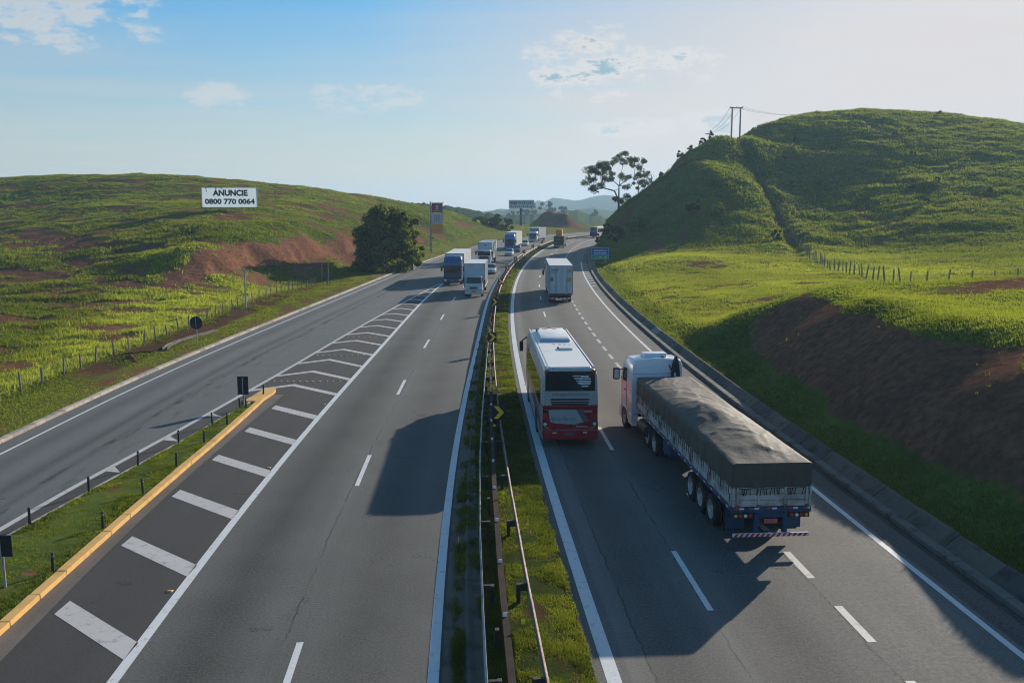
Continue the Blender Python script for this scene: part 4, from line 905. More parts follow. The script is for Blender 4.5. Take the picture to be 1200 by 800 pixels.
# the open-crowned tree on the spur
def open_tree(x, y, label, clumps, nodes, s=1.0, leaf=.42, dens=85, z0=None, rad=.75, tr=.30):
    z = (ground_at(x, y) if z0 is None else z0) - .3; r_ = empty('spreading_tree', (x, y, z), 0, label, 'tree')
    N = [Vector((a*s, random.uniform(-.5, .5)*abs(a)*.5, c*s)) for a, c, p in nodes]
    b = MB()
    for i, (a, c, p) in enumerate(nodes):
        if p >= 0:
            rr = tr*s*max(.18, 1-c/11); b.cyl(N[p], N[i], tr*s*max(.2, 1-nodes[p][1]/11), rr, 7, caps=True)
    b.build('trunk', M_bark, r_, smooth=True)
    C = []; b = MB()
    for (a, c) in clumps:
        p = Vector((a*s, random.uniform(-2.2, 2.2)*s, c*s)); C.append(p)
        q = min(N[1:], key=lambda v: (v-p).length + max(0, v.z-p.z)*2); mid = q.lerp(p, .5) + Vector((random.uniform(-.3, .3), 0, .25))*s
        b.cyl(q, mid, .075*s, .05*s, 5, caps=False); b.cyl(mid, p, .05*s, .02*s, 5, caps=False)
    b.build('limb', M_bark, r_, smooth=True)
    crown(r_, leaf_cloud(C, [rad*s*random.uniform(.7, 1.2) for _ in C], dens, leaf*s, (.014, .028, .009), (.055, .080, .020), .75))
    return r_
CLM = [(-6.2,10),(-7.5,9.9),(-4.5,11),(-2.8,11.4),(-1.5,11.5),(-.2,13),(1.2,13.5),(2.2,12.3),(3.8,12.2),(5.4,11.7),(5,10.1),(4.5,9),(5.9,8.7),(6.6,7.4),(5.2,7.2),(-2.7,10),(-1.5,9.2),(.5,8.7),(-3.7,9.2),(-5.2,9.2),(-7,8.2),(-8,7.1),(-6.5,5.7),(-5.7,5.7),(-4.2,6.7),(-3.7,8),(-2.2,7.7),(1.5,8),(1.6,5.9),(1.7,4),(.6,2.9),(-1.2,3.5),(-5.4,10.3),(-3.4,10.6),(.6,12.2),(3,11.6),(-6.4,7.4)]
NOD = [(0,0,-1),(0,3,0),(0,6.3,1),(-1.2,7.4,2),(-3.2,8.4,3),(-5.4,8.9,4),(-1,5.2,1),(-3.5,5.9,6),(-6,5.6,7),(1.3,7.5,2),(3.5,8.4,9),(4.9,9.4,10),(.5,9.4,2),(1,11.8,12),(-1.8,9.6,3)]
open_tree(24.6, 211, 'tall spreading tree with open crown against the sky on the spur', CLM + [(a+random.uniform(-.9, .9), c+random.uniform(-.6, .6)) for a, c in CLM], NOD, 1.0, leaf=.40, dens=95, rad=1.0)
open_tree(29.4, 213.5, 'slender young tree right of the spreading tree', [(-.6,4.2),(.5,4.6),(1.2,3.6),(-1,3.2),(.9,2.5),(0,5.1),(-.3,2)], [(0,0,-1),(0,1.5,0),(.1,3,1),(-.4,3.9,2),(.6,3.9,2)], 1.0, .4, 60, rad=.6, tr=.14)
b = MB(); b.cyl((0, 0, -.4), (.15, 0, 2.2), .16, .11, 7); b.cyl((.15, 0, 2.2), (-.1, .1, 3.3), .10, .03, 6); b.cyl((.12, 0, 1.7), (.7, 0, 3.0), .06, .02, 5)
tag(b.build('dead_trunk', M_bark, None, (32.6, 215.2, ground_at(32.6, 215.2)), smooth=True), 'bare broken trunk on the skyline of the spur', 'tree')
for k, (x, y, w, h, lb) in enumerate([(21.8, 210, 2.6, 2.4, 'dark bush at the foot of the spreading tree'), (20.6, 214, 2.4, 2.0, 'dark bush above the far coach at the road edge'), (35.4, 216.5, 2.0, 1.6, 'low bush on the spur skyline right of the dead trunk'), (39.8, 218.2, 1.8, 1.7, 'small round bush halfway up the spur skyline'), (42.6, 219.4, 1.7, 1.7, 'upper small bush on the spur skyline'), (45.6, 221.2, 1.6, 1.5, 'small bush just below the crest left of the T pole'), (47.6, 222, 1.2, 2.2, 'spindly shrub on the crest beside the T pole'),
        (39.5, 172, 4.2, 2.6, 'pale shrub on the lower spur face'), (35.5, 177, 3.2, 1.9, 'dark shrub at the foot of the spur'), (45.5, 158, 2.4, 1.7, 'round dark shrub beside the gully mouth'), (24.8, 178, 5, 3.2, 'yellowish thicket above the blue road sign'), (21.4, 186, 4.5, 3.0, 'dark thicket behind the blue road sign'), (40.8, 186, 1.9, 1.3, 'bright yellow-green shrub on the spur face')]):
    lt = 'yellow' in lb or 'pale' in lb
    tree('bush', x, y, lb, w, h, 16, .34, 70, (.035, .055, .012) if lt else (.014, .028, .009), (.13, .15, .03) if lt else (.04, .065, .018), cat='bush', zb=.05)
# grass clumps that show as dark dots on the big hill
for k in range(26):
    a = rng.uniform(.16, .5); d = rng.uniform(170, 268); x, y = d*math.tan(a), d
    if x < 58 or x > 150: continue
    tree('bush', x, y, f'small dark scrub tuft on the big right hill, {["low on the slope", "halfway up the slope", "near the top"][0 if d < 200 else 1 if d < 235 else 2]}', random.uniform(.9, 2.0), random.uniform(.7, 1.4), 8, .40, 36, (.014, .026, .008), (.045, .065, .018), cat='bush', group='scrub on the big hill', zb=.05)
# ------------------------------------------------------------------ haze
hb = MB(); hb.box(-3600, 3600, -3600, 3600, -40, 75); ho = tag(hb.build('haze', None), 'thin bluish evening haze filling the valley', 'haze', kind='stuff')
hm = bpy.data.materials.new('haze_air'); hm.use_nodes = True; hm.node_tree.nodes.clear(); q = NT(hm.node_tree)
pv = q.n('ShaderNodeVolumePrincipled'); pv.inputs['Color'].default_value = (.52, .77, 1.0, 1); pv.inputs['Density'].default_value = .00028; pv.inputs['Anisotropy'].default_value = .2
mo_ = q.n('ShaderNodeOutputMaterial'); hm.node_tree.links.new(pv.outputs[0], mo_.inputs['Volume']); ho.data.materials.clear(); ho.data.materials.append(hm)
# ------------------------------------------------------------------ lettering
def text(s, size, mat, parent, loc, rz=0, bold=0, width=None, name='lettering', shear=0, align='CENTER', tilt=math.pi/2):
    c = bpy.data.curves.new('txt', 'FONT'); c.body = s; c.size = size; c.align_x = align; c.align_y = 'CENTER'; c.offset = bold; c.extrude = .002; c.shear = shear; c.resolution_u = 3
    o = bpy.data.objects.new('txt', c); COL.objects.link(o); bpy.context.view_layer.update()
    me = bpy.data.meshes.new_from_object(o.evaluated_get(bpy.context.evaluated_depsgraph_get())); bpy.data.objects.remove(o); bpy.data.curves.remove(c)
    me.materials.clear(); me.materials.append(mat); r_ = link(me, name, parent, loc, (tilt, 0, rz))
    if width:
        xs = [v.co.x for v in me.vertices]; k = width/max(.001, max(xs)-min(xs)); r_.scale = (k, 1, 1)
    return r_
# ------------------------------------------------------------------ billboards and signs
M_bb = pbr('billboard_vinyl', (.70, .78, .82), .6, var=.04, dirt=(.55, .62, .66), dscale=.5, dth=(.55, .8))
_q = NT(M_bb.node_tree); _pb = M_bb.node_tree.nodes['Principled BSDF']; _mo = [n for n in M_bb.node_tree.nodes if n.type == 'OUTPUT_MATERIAL'][0]
_tl = _q.n('ShaderNodeBsdfTranslucent'); _tl.inputs[0].default_value = (.70, .80, .86, 1); _mx = _q.n('ShaderNodeMixShader'); _mx.inputs[0].default_value = .35
M_bb.node_tree.links.new(_pb.outputs[0], _mx.inputs[1]); M_bb.node_tree.links.new(_tl.outputs[0], _mx.inputs[2]); M_bb.node_tree.links.new(_mx.outputs[0], _mo.inputs[0])
M_ink = pbr('billboard_ink', (.015, .015, .018), .6)
def billboard(x, y, z, w, h, rz, legs, label, back=True):
    r_ = empty('billboard', (x, y, z), rz, label, 'billboard')
    b = MB(); b.add([(-w/2, .02, 0), (w/2, .02, 0), (w/2, .02, h), (-w/2, .02, h)], [(0, 1, 2, 3)]); b.build('panel', M_bb, r_)   # stretched vinyl: the low sun shines through
    b = MB()
    for xx in (-w/2, w/2-.1): b.box(xx, xx+.1, -.04, .16, -.05, h+.05)
    b.box(-w/2, w/2, -.04, .16, h+.001, h+.08); b.box(-w/2, w/2, -.04, .16, -.08, -.001); b.build('frame', M_grey, r_)
    for xx in legs:
        b = MB(); b.box(xx-.1, xx+.1, -.02, .15, -2.8, -.085); b.build('leg', M_wood, r_)
    return r_
bx, by = -52.7, 171
bb1 = billboard(bx, by, 10.25, 10.1, 3.6, R(10), (-4.2, -2.1, 0, 2.1, 4.2), 'white hillside billboard reading ANUNCIE 0800 770 0064')
text('ANUNCIE', 1.45, M_ink, bb1, (.15, -.02, 2.55), bold=.075, width=6.3)
text('0800 770 0064', 1.30, M_ink, bb1, (0, -.02, .98), bold=.055, width=9.0)
for k in range(4):                              # torn scraps of an older poster
    b = MB(); x0 = (-4.4, -2.6, -1.6, -4.5)[k]; b.plate([(x0, 3.56), (x0+.35, 3.56), (x0+.28, 3.35), (x0+.1, 3.3)] if k < 3 else [(x0+.2, 3.1), (x0+.5, 3.0), (x0+.4, 2.75)], -.012, -.004); b.build('poster_scrap', pbr('old_poster', (.08, .13, .17), .7), bb1)
r2 = empty('billboard', ((611-600)/1060*352, 350, pz(244, 350)), R(-4), 'distant billboard on a single dark post with red lettering', 'billboard')
M_bb2 = pbr('billboard_far', (.45, .50, .55), .6, var=.2)
b = MB(); b.box(-4.9, 4.9, 0, .3, 0, 3.1); b.build('panel', M_bb2, r2, bevel=.03)
b = MB(); b.cyl((-.3, .6, -8), (-.3, .6, 2.0), .45, .45, 10); b.build('post', M_black, r2, smooth=True)
text('vex', 2.3, pbr('ink_red', (.30, .02, .04), .6), r2, (-3.0, -.03, 2.1), bold=.07, width=3.0)
M_gi = pbr('ink_grey', (.16, .17, .22), .6)
for k in range(8):
    b = MB(); x0 = -1.2+k*.72; b.box(x0, x0+.46, -.02, -.003, 1.6, 2.35+.3*(k % 3 == 0)); b.build('letter_block', M_gi, r2)
for k in range(11):
    b = MB(); x0 = -4.2+k*.78; b.box(x0, x0+.5, -.02, -.003, .4, .4+(.35 if k % 2 else .6)); b.build('letter_block', M_gi, r2)
# petrol station price pylon
fx, fy = -17.3, 197
pg = empty('pylon_sign', (fx, fy, ground_at(fx, fy)-.1), R(6), 'tall station pylon sign with maroon, grey and orange panels', 'pylon sign')
b = MB(); b.box(-.42, -.05, -.15, .15, -.4, 10.9); b.build('mast', M_galv, pg, bevel=.03); b = MB(); b.box(2.32, 2.45, -.1, .1, 4.4, 10.9); b.build('side_rail', M_galv, pg)
M_mar = pbr('panel_maroon', (.22, .016, .030), .4); M_org = pbr('panel_orange', (.62, .24, .012), .45); M_gp = pbr('panel_grey', (.36, .42, .46), .45)
for nm, m_, z0, z1 in (('maroon_panel', M_mar, 8.6, 10.7), ('price_panel', M_gp, 6.35, 8.35), ('orange_panel', M_org, 4.2, 6.2)):
    b = MB(); b.box(0, 2.28, -.12, .12, z0, z1); pn_ = b.build(nm, m_, pg, bevel=.03)
    if nm == 'maroon_panel':
        b = MB()
        for k in range(3): b.plate([(.8+k*.35, 10.35), (.98+k*.35, 10.62), (1.1+k*.35, 10.35)], -.14, -.123)
        b.build('flame_mark', M_org, pn_); b = MB(); b.cyl((1.14, -.14, 9.85), (1.14, -.123, 9.85), .32, n=20); b.build('roundel', M_gp, pn_)
        b = MB(); b.box(.75, 1.5, -.14, -.123, 9.25, 9.45); b.box(.4, 1.9, -.14, -.123, 8.9, 8.98); b.build('caption_bar', M_gp, pn_)
    if nm == 'price_panel':
        for r0 in range(4):
            b = MB()
            for c0 in range(4): b.box(.5+c0*.36, .74+c0*.36, -.14, -.123, 6.62+r0*.42, 6.86+r0*.42)
            b.build('price_row', pbr('price_red', (.33, .10, .11), .5), pn_)
b = MB(); b.box(-.2, .2, 0, .15, 3.0, 3.3); b.build('meter_box', M_black, pg)
# blue direction sign
sx_, sy_ = at(12.35, 157); bs_ = empty('direction_sign', (float(sx_)+.8, float(sy_), .35), R(-3), 'blue and green direction sign on two posts beside the right drain', 'road sign')
M_sb = pbr('sign_blue', (.010, .055, .28), .45); M_sg = pbr('sign_green', (.012, .24, .12), .45); M_sw = pbr('sign_white', (.55, .62, .66), .45)
for xx in (-.95, .95):
    b = MB(); b.cyl((xx, .06, -.4), (xx, .06, 2.6), .045, n=8); b.build('post', M_galv, bs_)
b = MB(); b.box(-1.5, 1.5, 0, .03, 1.05, 3.05); b.build('backing', pbr('sign_rim', (.14, .42, .48), .45), bs_, bevel=.01)
b = MB(); b.box(-1.40, 1.40, -.012, -.002, 1.80, 2.95); p1 = b.build('blue_panel', M_sb, bs_); b = MB(); b.box(-1.42, 1.42, -.012, -.002, 1.12, 1.70); p2 = b.build('green_panel', M_sg, bs_)
for z0, ws in ((2.50, (.30, .14, .22, .16, .28, .2, .24, .12)), (2.08, (.2, .26, .12, .3, .18, .22, .28, .16))):
    b = MB(); x0 = -1.05
    for wv in ws: b.box(x0, x0+wv, -.02, -.0125, z0-.09, z0+.09+(.04 if wv > .2 else 0)); x0 += wv+.06
    b.build('caption', M_sw, p1)
b = MB(); b.box(-.62, -.5, -.02, -.0125, 1.30, 1.52); b.box(-.2, .32, -.02, -.0125, 1.32, 1.5); b.box(.72, 1.15, -.02, -.0125, 1.30, 1.54); b.build('caption', pbr('sign_mint', (.25, .6, .42), .5), p2)
# ------------------------------------------------------------------ vehicles
_wc = {}
def lathe(prof, n=28):
    """prof: (x, r) revolved about the x axis"""
    b = MB(); rings = []
    for x, r in prof: rings.append([(x, r*math.cos(2*math.pi*i/n), r*math.sin(2*math.pi*i/n)) for i in range(n)])
    b.loft(rings, caps=False); return b
def wheel(parent, x, y, r, w, side, truck=True):
    key = (round(r, 3), round(w, 3), truck)
    if key not in _wc:
        h = w/2
        ty = lathe([(-h*.9, r*.62), (-h, r*.72), (-h, r*.90), (-h*.85, r*.985), (-h*.5, r), (-h*.12, r), (-h*.08, r*.975), (h*.08, r*.975), (h*.12, r), (h*.5, r), (h*.85, r*.985), (h, r*.90), (h, r*.72), (h*.9, r*.62)], 32).mesh('tyre', M_tyre, smooth=True)
        if truck: ri = lathe([(h*.75, .01), (h*.75, r*.16), (h*.5, r*.2), (h*.15, r*.34), (h*.15, r*.48), (h*.5, r*.56), (h*.92, r*.60), (h*.92, r*.64), (-h*.9, r*.64), (-h*.9, r*.01)], 28)
        else: ri = lathe([(h*.75, .01), (h*.78, r*.2), (h*.55, r*.5), (h*.85, r*.60), (h*.88, r*.66), (-h*.9, r*.66), (-h*.9, .01)], 24)
        nb = 10 if truck else 5
        for k in range(nb):
            a = 2*math.pi*k/nb; ri.cyl((h*.15, r*.41*math.cos(a), r*.41*math.sin(a)), (h*.32, r*.41*math.cos(a), r*.41*math.sin(a)), r*.035, n=6)
        _wc[key] = (ty, ri.mesh('rim', M_rim, smooth=True))
    e_ = empty('wheel', (x, y, r)); e_.parent = parent; e_.rotation_euler = (0, 0, 0 if side > 0 else math.pi)
    link(_wc[key][0], 'tyre', e_); link(_wc[key][1], 'rim', e_)
    return e_
def part(parent, name, mat, fn, bevel=0, seg=1, smooth=False, loc=(0, 0, 0), rot=(0, 0, 0)):
    b = MB(); fn(b); n = len(b.comp)
    if n > 1 and name not in JOINED and n <= 24:          # pieces that can be told apart become objects of their own
        first = None
        for (v0, f0, nv, nf) in b.comp:
            c = MB(); c.v = b.v[v0:v0+nv]; c.f = [tuple(i-v0 for i in f) for f in b.f[f0:f0+nf]]; c.mi = [0]*nf
            o = c.build(name, mat, parent, loc, rot, bevel=bevel, seg=seg, smooth=smooth); first = first or o
        return first
    o = b.build(name, mat, parent, loc, rot, bevel=bevel, seg=seg, smooth=smooth)
    if n > 1 and name in ('lashing', 'rope_hem', 'side_rib', 'reflector_strip', 'fleet_number', 'roof_marking', 'emblem'): o['kind'] = 'stuff'
    return o
JOINED = {'chassis', 'tractor_frame', 'chassis_beam', 'edge_frame', 'cooler_hose', 'lashing', 'rope_hem', 'side_rib', 'fleet_number', 'roof_marking', 'emblem'}
def place(name, label, cat, x, y, phi, group=None): return empty(name, (x, y, 0), phi, label, cat, group)
# ---- tarpaulin truck
TR = place('cargo_truck', 'white cab truck with dark tarpaulin load on a blue trailer in the right lane', 'truck', 8.10, 27.2, .072)
M_tblue = pbr('trailer_blue', (.006, .055, .130), .45, dirt=(.03, .035, .05), dscale=2); M_board = pbr('board_white', (.50, .48, .45), .6, var=.12, vscale=2, dirt=(.19, .15, .12), dscale=1.6, dth=(.40, .66))
M_cabw = pbr('cab_white', (.66, .68, .72), .32, coat=.5, var=.04, dirt=(.42, .40, .38), dscale=.9, dth=(.55, .8)); M_rope = pbr('brown_rope', (.17, .085, .035), .9)
M_refr = pbr('reflect_red', (.50, .03, .03), .35); M_refw = pbr('reflect_white', (.65, .66, .68), .35); M_rust = pbr('rust_stain', (.19, .095, .045), .9, var=.4)
def tarp_mat():
    m = bpy.data.materials.new('tarpaulin'); m.use_nodes = True; q = NT(m.node_tree); b = m.node_tree.nodes['Principled BSDF']
    oc = q.n('ShaderNodeTexCoord').outputs['Object']; n1 = q.noise(oc, .9, 5, .6); n2 = q.noise(oc, 7, 4, .6)
    c = q.mix(n1, (.066, .058, .048), (.108, .092, .074)); c = q.mix(q.m('MULTIPLY', q.ss(n2, .5, .75), .35), c, (.18, .150, .118))
    q.put(b.inputs['Base Color'], c); q.put(b.inputs['Roughness'], q.lin(n2, .3, .7, .62, .82)); b.inputs['Specular IOR Level'].default_value = .22
    bp = q.n('ShaderNodeBump'); bp.inputs['Strength'].default_value = .5; bp.inputs['Distance'].default_value = .03
    q.put(bp.inputs['Height'], q.noise(q.v('MULTIPLY', oc, (1, 1, .4)), 6, 4, .6)); m.node_tree.links.new(bp.outputs[0], b.inputs['Normal'])
    return m
M_tarp = tarp_mat()
TL, HW = 14.2, 1.26
# tarp: sides hang, top is lumpy
nx, ny = 33, 150; X, Y = np.meshgrid(np.linspace(-1, 1, nx), np.linspace(0, 1, ny), indexing='ij')
prof = np.interp(Y, [0, .03, .10, .2, .3, .38, .46, .55, .64, .72, .82, .92, 1], [.0, .04, .16, .20, .22, .32, .34, .22, .13, .15, .09, .10, .0])
xc = -.15+.22*np.sin(Y*6+.6); rid = np.clip(1-np.abs((X-xc)/np.where(X < xc, 1+xc, 1-xc))**1.35, 0, 1)*prof*1.35
wv = Y*42+2.0*X+2.6*fbm(X*.9, Y*6, 2); fold = .055*(1-np.abs(np.sin(wv)))**2*np.clip(.35+1.3*fbm(X*1.2+3, Y*6, 2), 0, 1)*(1-np.abs(X)**4) + .05*(1-np.abs(np.sin(Y*19-5*X+2*fbm(X, Y*4+5, 2))))**3*np.clip(.3+fbm(X+9, Y*5, 2), 0, 1)*(1-np.abs(X)**6) + .02*fbm(X*2.2, Y*15, 3)*(1-X**6)
Zt = 2.78 + rid + fold*(1-np.exp(-Y*30))*(1-np.exp(-(1-Y)*30)); Zt = np.where(np.abs(X) > .999, 2.75, Zt)
V = [np.stack([(X*HW).ravel(), (Y*TL).ravel(), Zt.ravel()], 1)]; ids = np.arange(nx*ny).reshape(nx, ny); Q = [np.stack([ids[:-1, :-1], ids[1:, :-1], ids[1:, 1:], ids[:-1, 1:]], -1).reshape(-1, 4)]
def skirt(edge, nrm):
    base = sum(len(v) for v in V); top = V[0][edge]; m = len(edge); rows = [edge]
    s_ = np.linspace(0, 1, m)
    for k in range(1, 7):
        w = k/6; zz = np.full(m, 2.75 + (1.98-2.75)*w) + (.03*np.sin(s_*(70 if m > 60 else 18)) if k == 6 else 0)
        outw = (.016 + .030*w*np.sin(s_*(90 if m > 60 else 22)+2*fbm(s_*8, s_*0+w, 2))*1.0 + .02*fbm(s_*14, s_*0+w*2, 2))
        V.append(np.stack([top[:, 0]+nrm[0]*outw, top[:, 1]+nrm[1]*outw, zz], 1)); rows.append(np.arange(base, base+m)); base += m
    for a, c in zip(rows[:-1], rows[1:]): Q.append(np.stack([a[:-1], a[1:], c[1:], c[:-1]], 1))
skirt(ids[0], (-1, 0)); skirt(ids[-1], (1, 0)); skirt(ids[:, 0], (0, -1)); skirt(ids[:, -1], (0, 1))
me = np_mesh('tarpaulin', np.concatenate(V), np.concatenate(Q), M_tarp, quads=True, smooth=True); bm = bmesh.new(); bm.from_mesh(me); bmesh.ops.recalc_face_normals(bm, faces=bm.faces)
for e in bm.edges:
    if len(e.link_faces) == 2 and e.calc_face_angle(0) > .9: e.smooth = False
bm.to_mesh(me); bm.free(); tarp = link(me, 'tarpaulin', TR)
part(TR, 'load_bed', M_board, lambda b: b.box(-HW+.06, HW-.06, .06, TL-.06, 1.22, 2.0))
for s in (-1, 1):                                # side boards, each its own drop side
    for k in range(6):
        y0 = .05 + k*(TL-.1)/6; y1 = y0 + (TL-.1)/6 - .05
        bd = part(TR, 'side_board', M_board, lambda b: [b.box(s*(HW-.05) if s > 0 else -HW-.005, s*(HW+.005) if s > 0 else -HW+.05, y0, y1, 1.40+i*.205, 1.40+i*.205+.195) for i in range(3)], bevel=.012)
        part(bd, 'board_rib', M_board, lambda b: [b.box(s*(HW+.006) if s > 0 else -HW-.04, s*(HW+.04) if s > 0 else -HW-.006, yy, yy+.07, 1.40, 2.02) for yy in (y0+.02, (y0+y1)/2-.03, y1-.09)], bevel=.008)
        part(bd, 'latch', M_rust, lambda b: [b.box(s*(HW+.041) if s > 0 else -HW-.06, s*(HW+.06) if s > 0 else -HW-.041, yy, yy+.045, 1.52, 1.80) for yy in (y0+.03, y1-.08)])
    part(TR, 'rope_hem', M_rope, lambda b: [b.cyl((s*(HW+.035), y, 2.0+.02*math.sin(y*5)), (s*(HW+.035), y+.36, 2.0+.02*math.sin(y*5+1.8)), .016, n=5, caps=False) for y in np.arange(.02, TL-.3, .35)])
    part(TR, 'lashing', M_chassis, lambda b: [b.cyl((s*(HW+.05), y, 2.02), (s*(HW+.045), y+.05*math.sin(y*9), 1.72), .012, n=4, caps=False) for y in np.arange(.2, TL-.1, .28)])
    part(TR, 'side_rave', M_tblue, lambda b: b.box(s*(HW+.015) if s > 0 else -HW-.015, s*(HW-.10) if s > 0 else -HW+.10, 0, TL, 1.22, 1.385), bevel=.012)
    part(TR, 'reflector_strip', M_refr, lambda b: [b.box(s*(HW+.016) if s > 0 else -HW-.022, s*(HW+.022) if s > 0 else -HW-.016, y, y+.16, 1.27, 1.33) for y in np.arange(.15, TL-.2, .85)])
    part(TR, 'reflector_strip', M_refw, lambda b: [b.box(s*(HW+.016) if s > 0 else -HW-.022, s*(HW+.022) if s > 0 else -HW-.016, y, y+.16, 1.27, 1.33) for y in np.arange(.33, TL-.2, .85)])
    part(TR, 'mudguard', M_tblue, lambda b: b.box(s*1.22 if s > 0 else -1.22, s*.62 if s > 0 else -.62, .62, .68, .45, 1.2))
    part(TR, 'toolbox', M_tblue, lambda b: b.box(s*1.16 if s > 0 else -1.16, s*.8 if s > 0 else -.8, 8.3, 9.4, .62, 1.15), bevel=.03)
    part(TR, 'landing_leg', M_tblue, lambda b: b.box(s*.85-.08, s*.85+.08, 9.9, 10.1, .25, 1.2), bevel=.01)
    part(TR, 'fuel_tank', M_chassis, lambda b: b.cyl((s*.98, 12.3, .72), (s*.98, 13.6, .72), .30, n=20), smooth=True)
part(TR, 'chassis_beam', M_tblue, lambda b: [b.box(x0, x0+.16, .3, 11.0, .92, 1.21) for x0 in (-.56, .40)] + [b.box(-.399, .399, y, y+.1, 1.0, 1.18) for y in np.arange(.5, 11, 1.3)])
part(TR, 'tractor_frame', M_chassis, lambda b: [b.box(x0, x0+.12, 8.8, 17.2, .62, .88) for x0 in (-.50, .38)] + [b.box(-.9, .9, 10.2, 11.8, .885, .915)])
for y in (2.35, 3.63, 4.91):
    part(TR, 'axle', M_chassis, lambda b: b.cyl((-1.0, y, .52), (1.0, y, .52), .075, n=10), smooth=True)
    for s in (-1, 1): wheel(TR, s*1.08, y, .52, .30, s); wheel(TR, s*.75, y, .52, .28, s)
for y in (11.15, 12.5):
    part(TR, 'axle', M_chassis, lambda b: b.cyl((-1.0, y-.35, .52), (1.0, y-.35, .52), .09, n=10), smooth=True)
    for s in (-1, 1): wheel(TR, s*1.07, y-.35, .52, .30, s); wheel(TR, s*.74, y-.35, .52, .28, s)
for s in (-1, 1): wheel(TR, s*1.08, 16.15, .52, .32, s)
part(TR, 'axle', M_chassis, lambda b: b.cyl((-1.0, 16.15, .52), (1.0, 16.15, .52), .075, n=10))
# tail
tg = part(TR, 'tailgate', M_board, lambda b: [b.box(-HW, HW, -.045, .0, 1.40+i*.205, 1.40+i*.205+.195) for i in range(3)], bevel=.012)
part(tg, 'gate_rib', M_board, lambda b: [b.box(x-.035, x+.035, -.085, -.046, 1.40, 2.02) for x in (-1.22, -1.1, -.42, .42, 1.1, 1.22)], bevel=.008)
part(tg, 'gate_hinge', M_rust, lambda b: [b.box(x-.05, x+.05, -.11, -.086, 1.38, 1.47) for x in (-1.1, -.42, .42, 1.1)])
part(TR, 'lashing', M_chassis, lambda b: [b.cyl((x, -.10, 2.0), (x+.05*math.sin(x*17), -.095, 1.78), .014, n=4, caps=False) for x in np.arange(-1.15, 1.2, .085) if math.sin(x*13) > -.6])
part(TR, 'rope_hem', M_rope, lambda b: [b.cyl((x, -.06, 1.99+.015*math.sin(x*9)), (x+.26, -.06, 1.99+.015*math.sin(x*9+2.3)), .017, n=5, caps=False) for x in np.arange(-1.26, 1.1, .25)])
part(TR, 'rear_beam', M_tblue, lambda b: b.box(-HW-.01, HW+.01, -.06, .3, 1.20, 1.385), bevel=.012)
part(TR, 'reflector_strip', M_refr, lambda b: [b.box(x, x+.15, -.068, -.061, 1.31, 1.37) for x in (-1.2, -.72, -.15, .52, 1.0)])
part(TR, 'reflector_strip', M_refw, lambda b: [b.box(x, x+.15, -.068, -.061, 1.31, 1.37) for x in (-1.03, -.55, .02, .69, 1.08)])
for s in (-1, 1):
    lb_ = part(TR, 'lamp_bar', M_chassis, lambda b: b.box(s*.90-.33, s*.90+.33, -.05, .04, 1.03, 1.19), bevel=.01)
    for k, m_ in enumerate((M_amber, M_red, M_refw, M_red)):
        part(lb_, 'lamp', m_, lambda b: b.cyl((s*(1.13-.155*k), -.065, 1.11), (s*(1.13-.155*k), -.049, 1.11), .055, n=14))
    part(TR, 'bumper_arm', M_tblue, lambda b: b.box(s*.46-.07, s*.46+.07, -.05, .13, .52, 1.19), bevel=.01)
    part(TR, 'mud_flap', M_chassis, lambda b: b.box(s*.92-.3, s*.92+.3, .9, .92, .3, .95))
part(TR, 'plate_holder', M_tblue, lambda b: b.box(-.385, .385, -.02, .1, 1.02, 1.195)); part(TR, 'number_plate', M_plate, lambda b: b.box(-.22, .22, -.045, -.03, .84, .99), bevel=.005)
ub = part(TR, 'underrun_bar', M_refw, lambda b: b.box(-1.22, 1.22, -.12, -.045, .44, .55), bevel=.008)
part(ub, 'red_stripe', M_refr, lambda b: [b.plate([(x, .441), (x+.09, .441), (x+.17, .549), (x+.08, .549)], -.127, -.121) for x in np.arange(-1.2, 1.05, .17)])
# cab
CB = 14.75
cab = part(TR, 'cab', M_cabw, lambda b: b.loft([[(-1.23*k, y, .95), (1.23*k, y, .95), (1.24*k, y, 2.3), (1.2*k, y, 3.25*zt), (1.08*k, y, 3.52*zt), (0, y, 3.60*zt), (-1.08*k, y, 3.52*zt), (-1.2*k, y, 3.25*zt), (-1.24*k, y, 2.3)] for y, k, zt in ((CB, .985, .992), (CB+.08, 1, 1), (CB+1.35, 1, 1), (CB+2.0, .99, .94), (CB+2.25, .97, .80))]), bevel=.04, seg=2, smooth=True)
part(cab, 'roof_seam', M_grey, lambda b: b.box(-1.19, 1.19, CB-.006, CB+.012, 2.86, 2.885)); part(cab, 'back_panel_rib', M_cabw, lambda b: [b.box(x-.02, x+.02, CB-.012, CB+.01, 1.0, 2.85) for x in (-.75, -.25, .25, .75)])
part(cab, 'windscreen', M_glass, lambda b: b.add([(-1.1, CB+2.30, 1.75), (1.1, CB+2.30, 1.75), (1.06, CB+2.08, 2.75), (-1.06, CB+2.08, 2.75)], [(0, 1, 2, 3)]))
part(TR, 'roof_cooler', M_refw, lambda b: b.loft([[(-.55*k, y, 3.56), (.55*k, y, 3.56), (.55*k, y, 3.56+h_), (-.55*k, y, 3.56+h_)] for y, k, h_ in ((CB+.35, .92, .10), (CB+.45, 1, .19), (CB+1.1, 1, .19), (CB+1.25, .9, .08))]), bevel=.03, seg=2, smooth=True)
part(TR, 'cooler_hose', M_black, lambda b: [b.cyl((.25+.45*k/6, CB-.03+.33*(1-k/6)**2, 3.66-.75*(k/6)**1.3), (.25+.45*(k+1)/6, CB-.03+.33*(1-(k+1)/6)**2, 3.66-.75*((k+1)/6)**1.3), .03, n=6, caps=False) for k in range(6)])
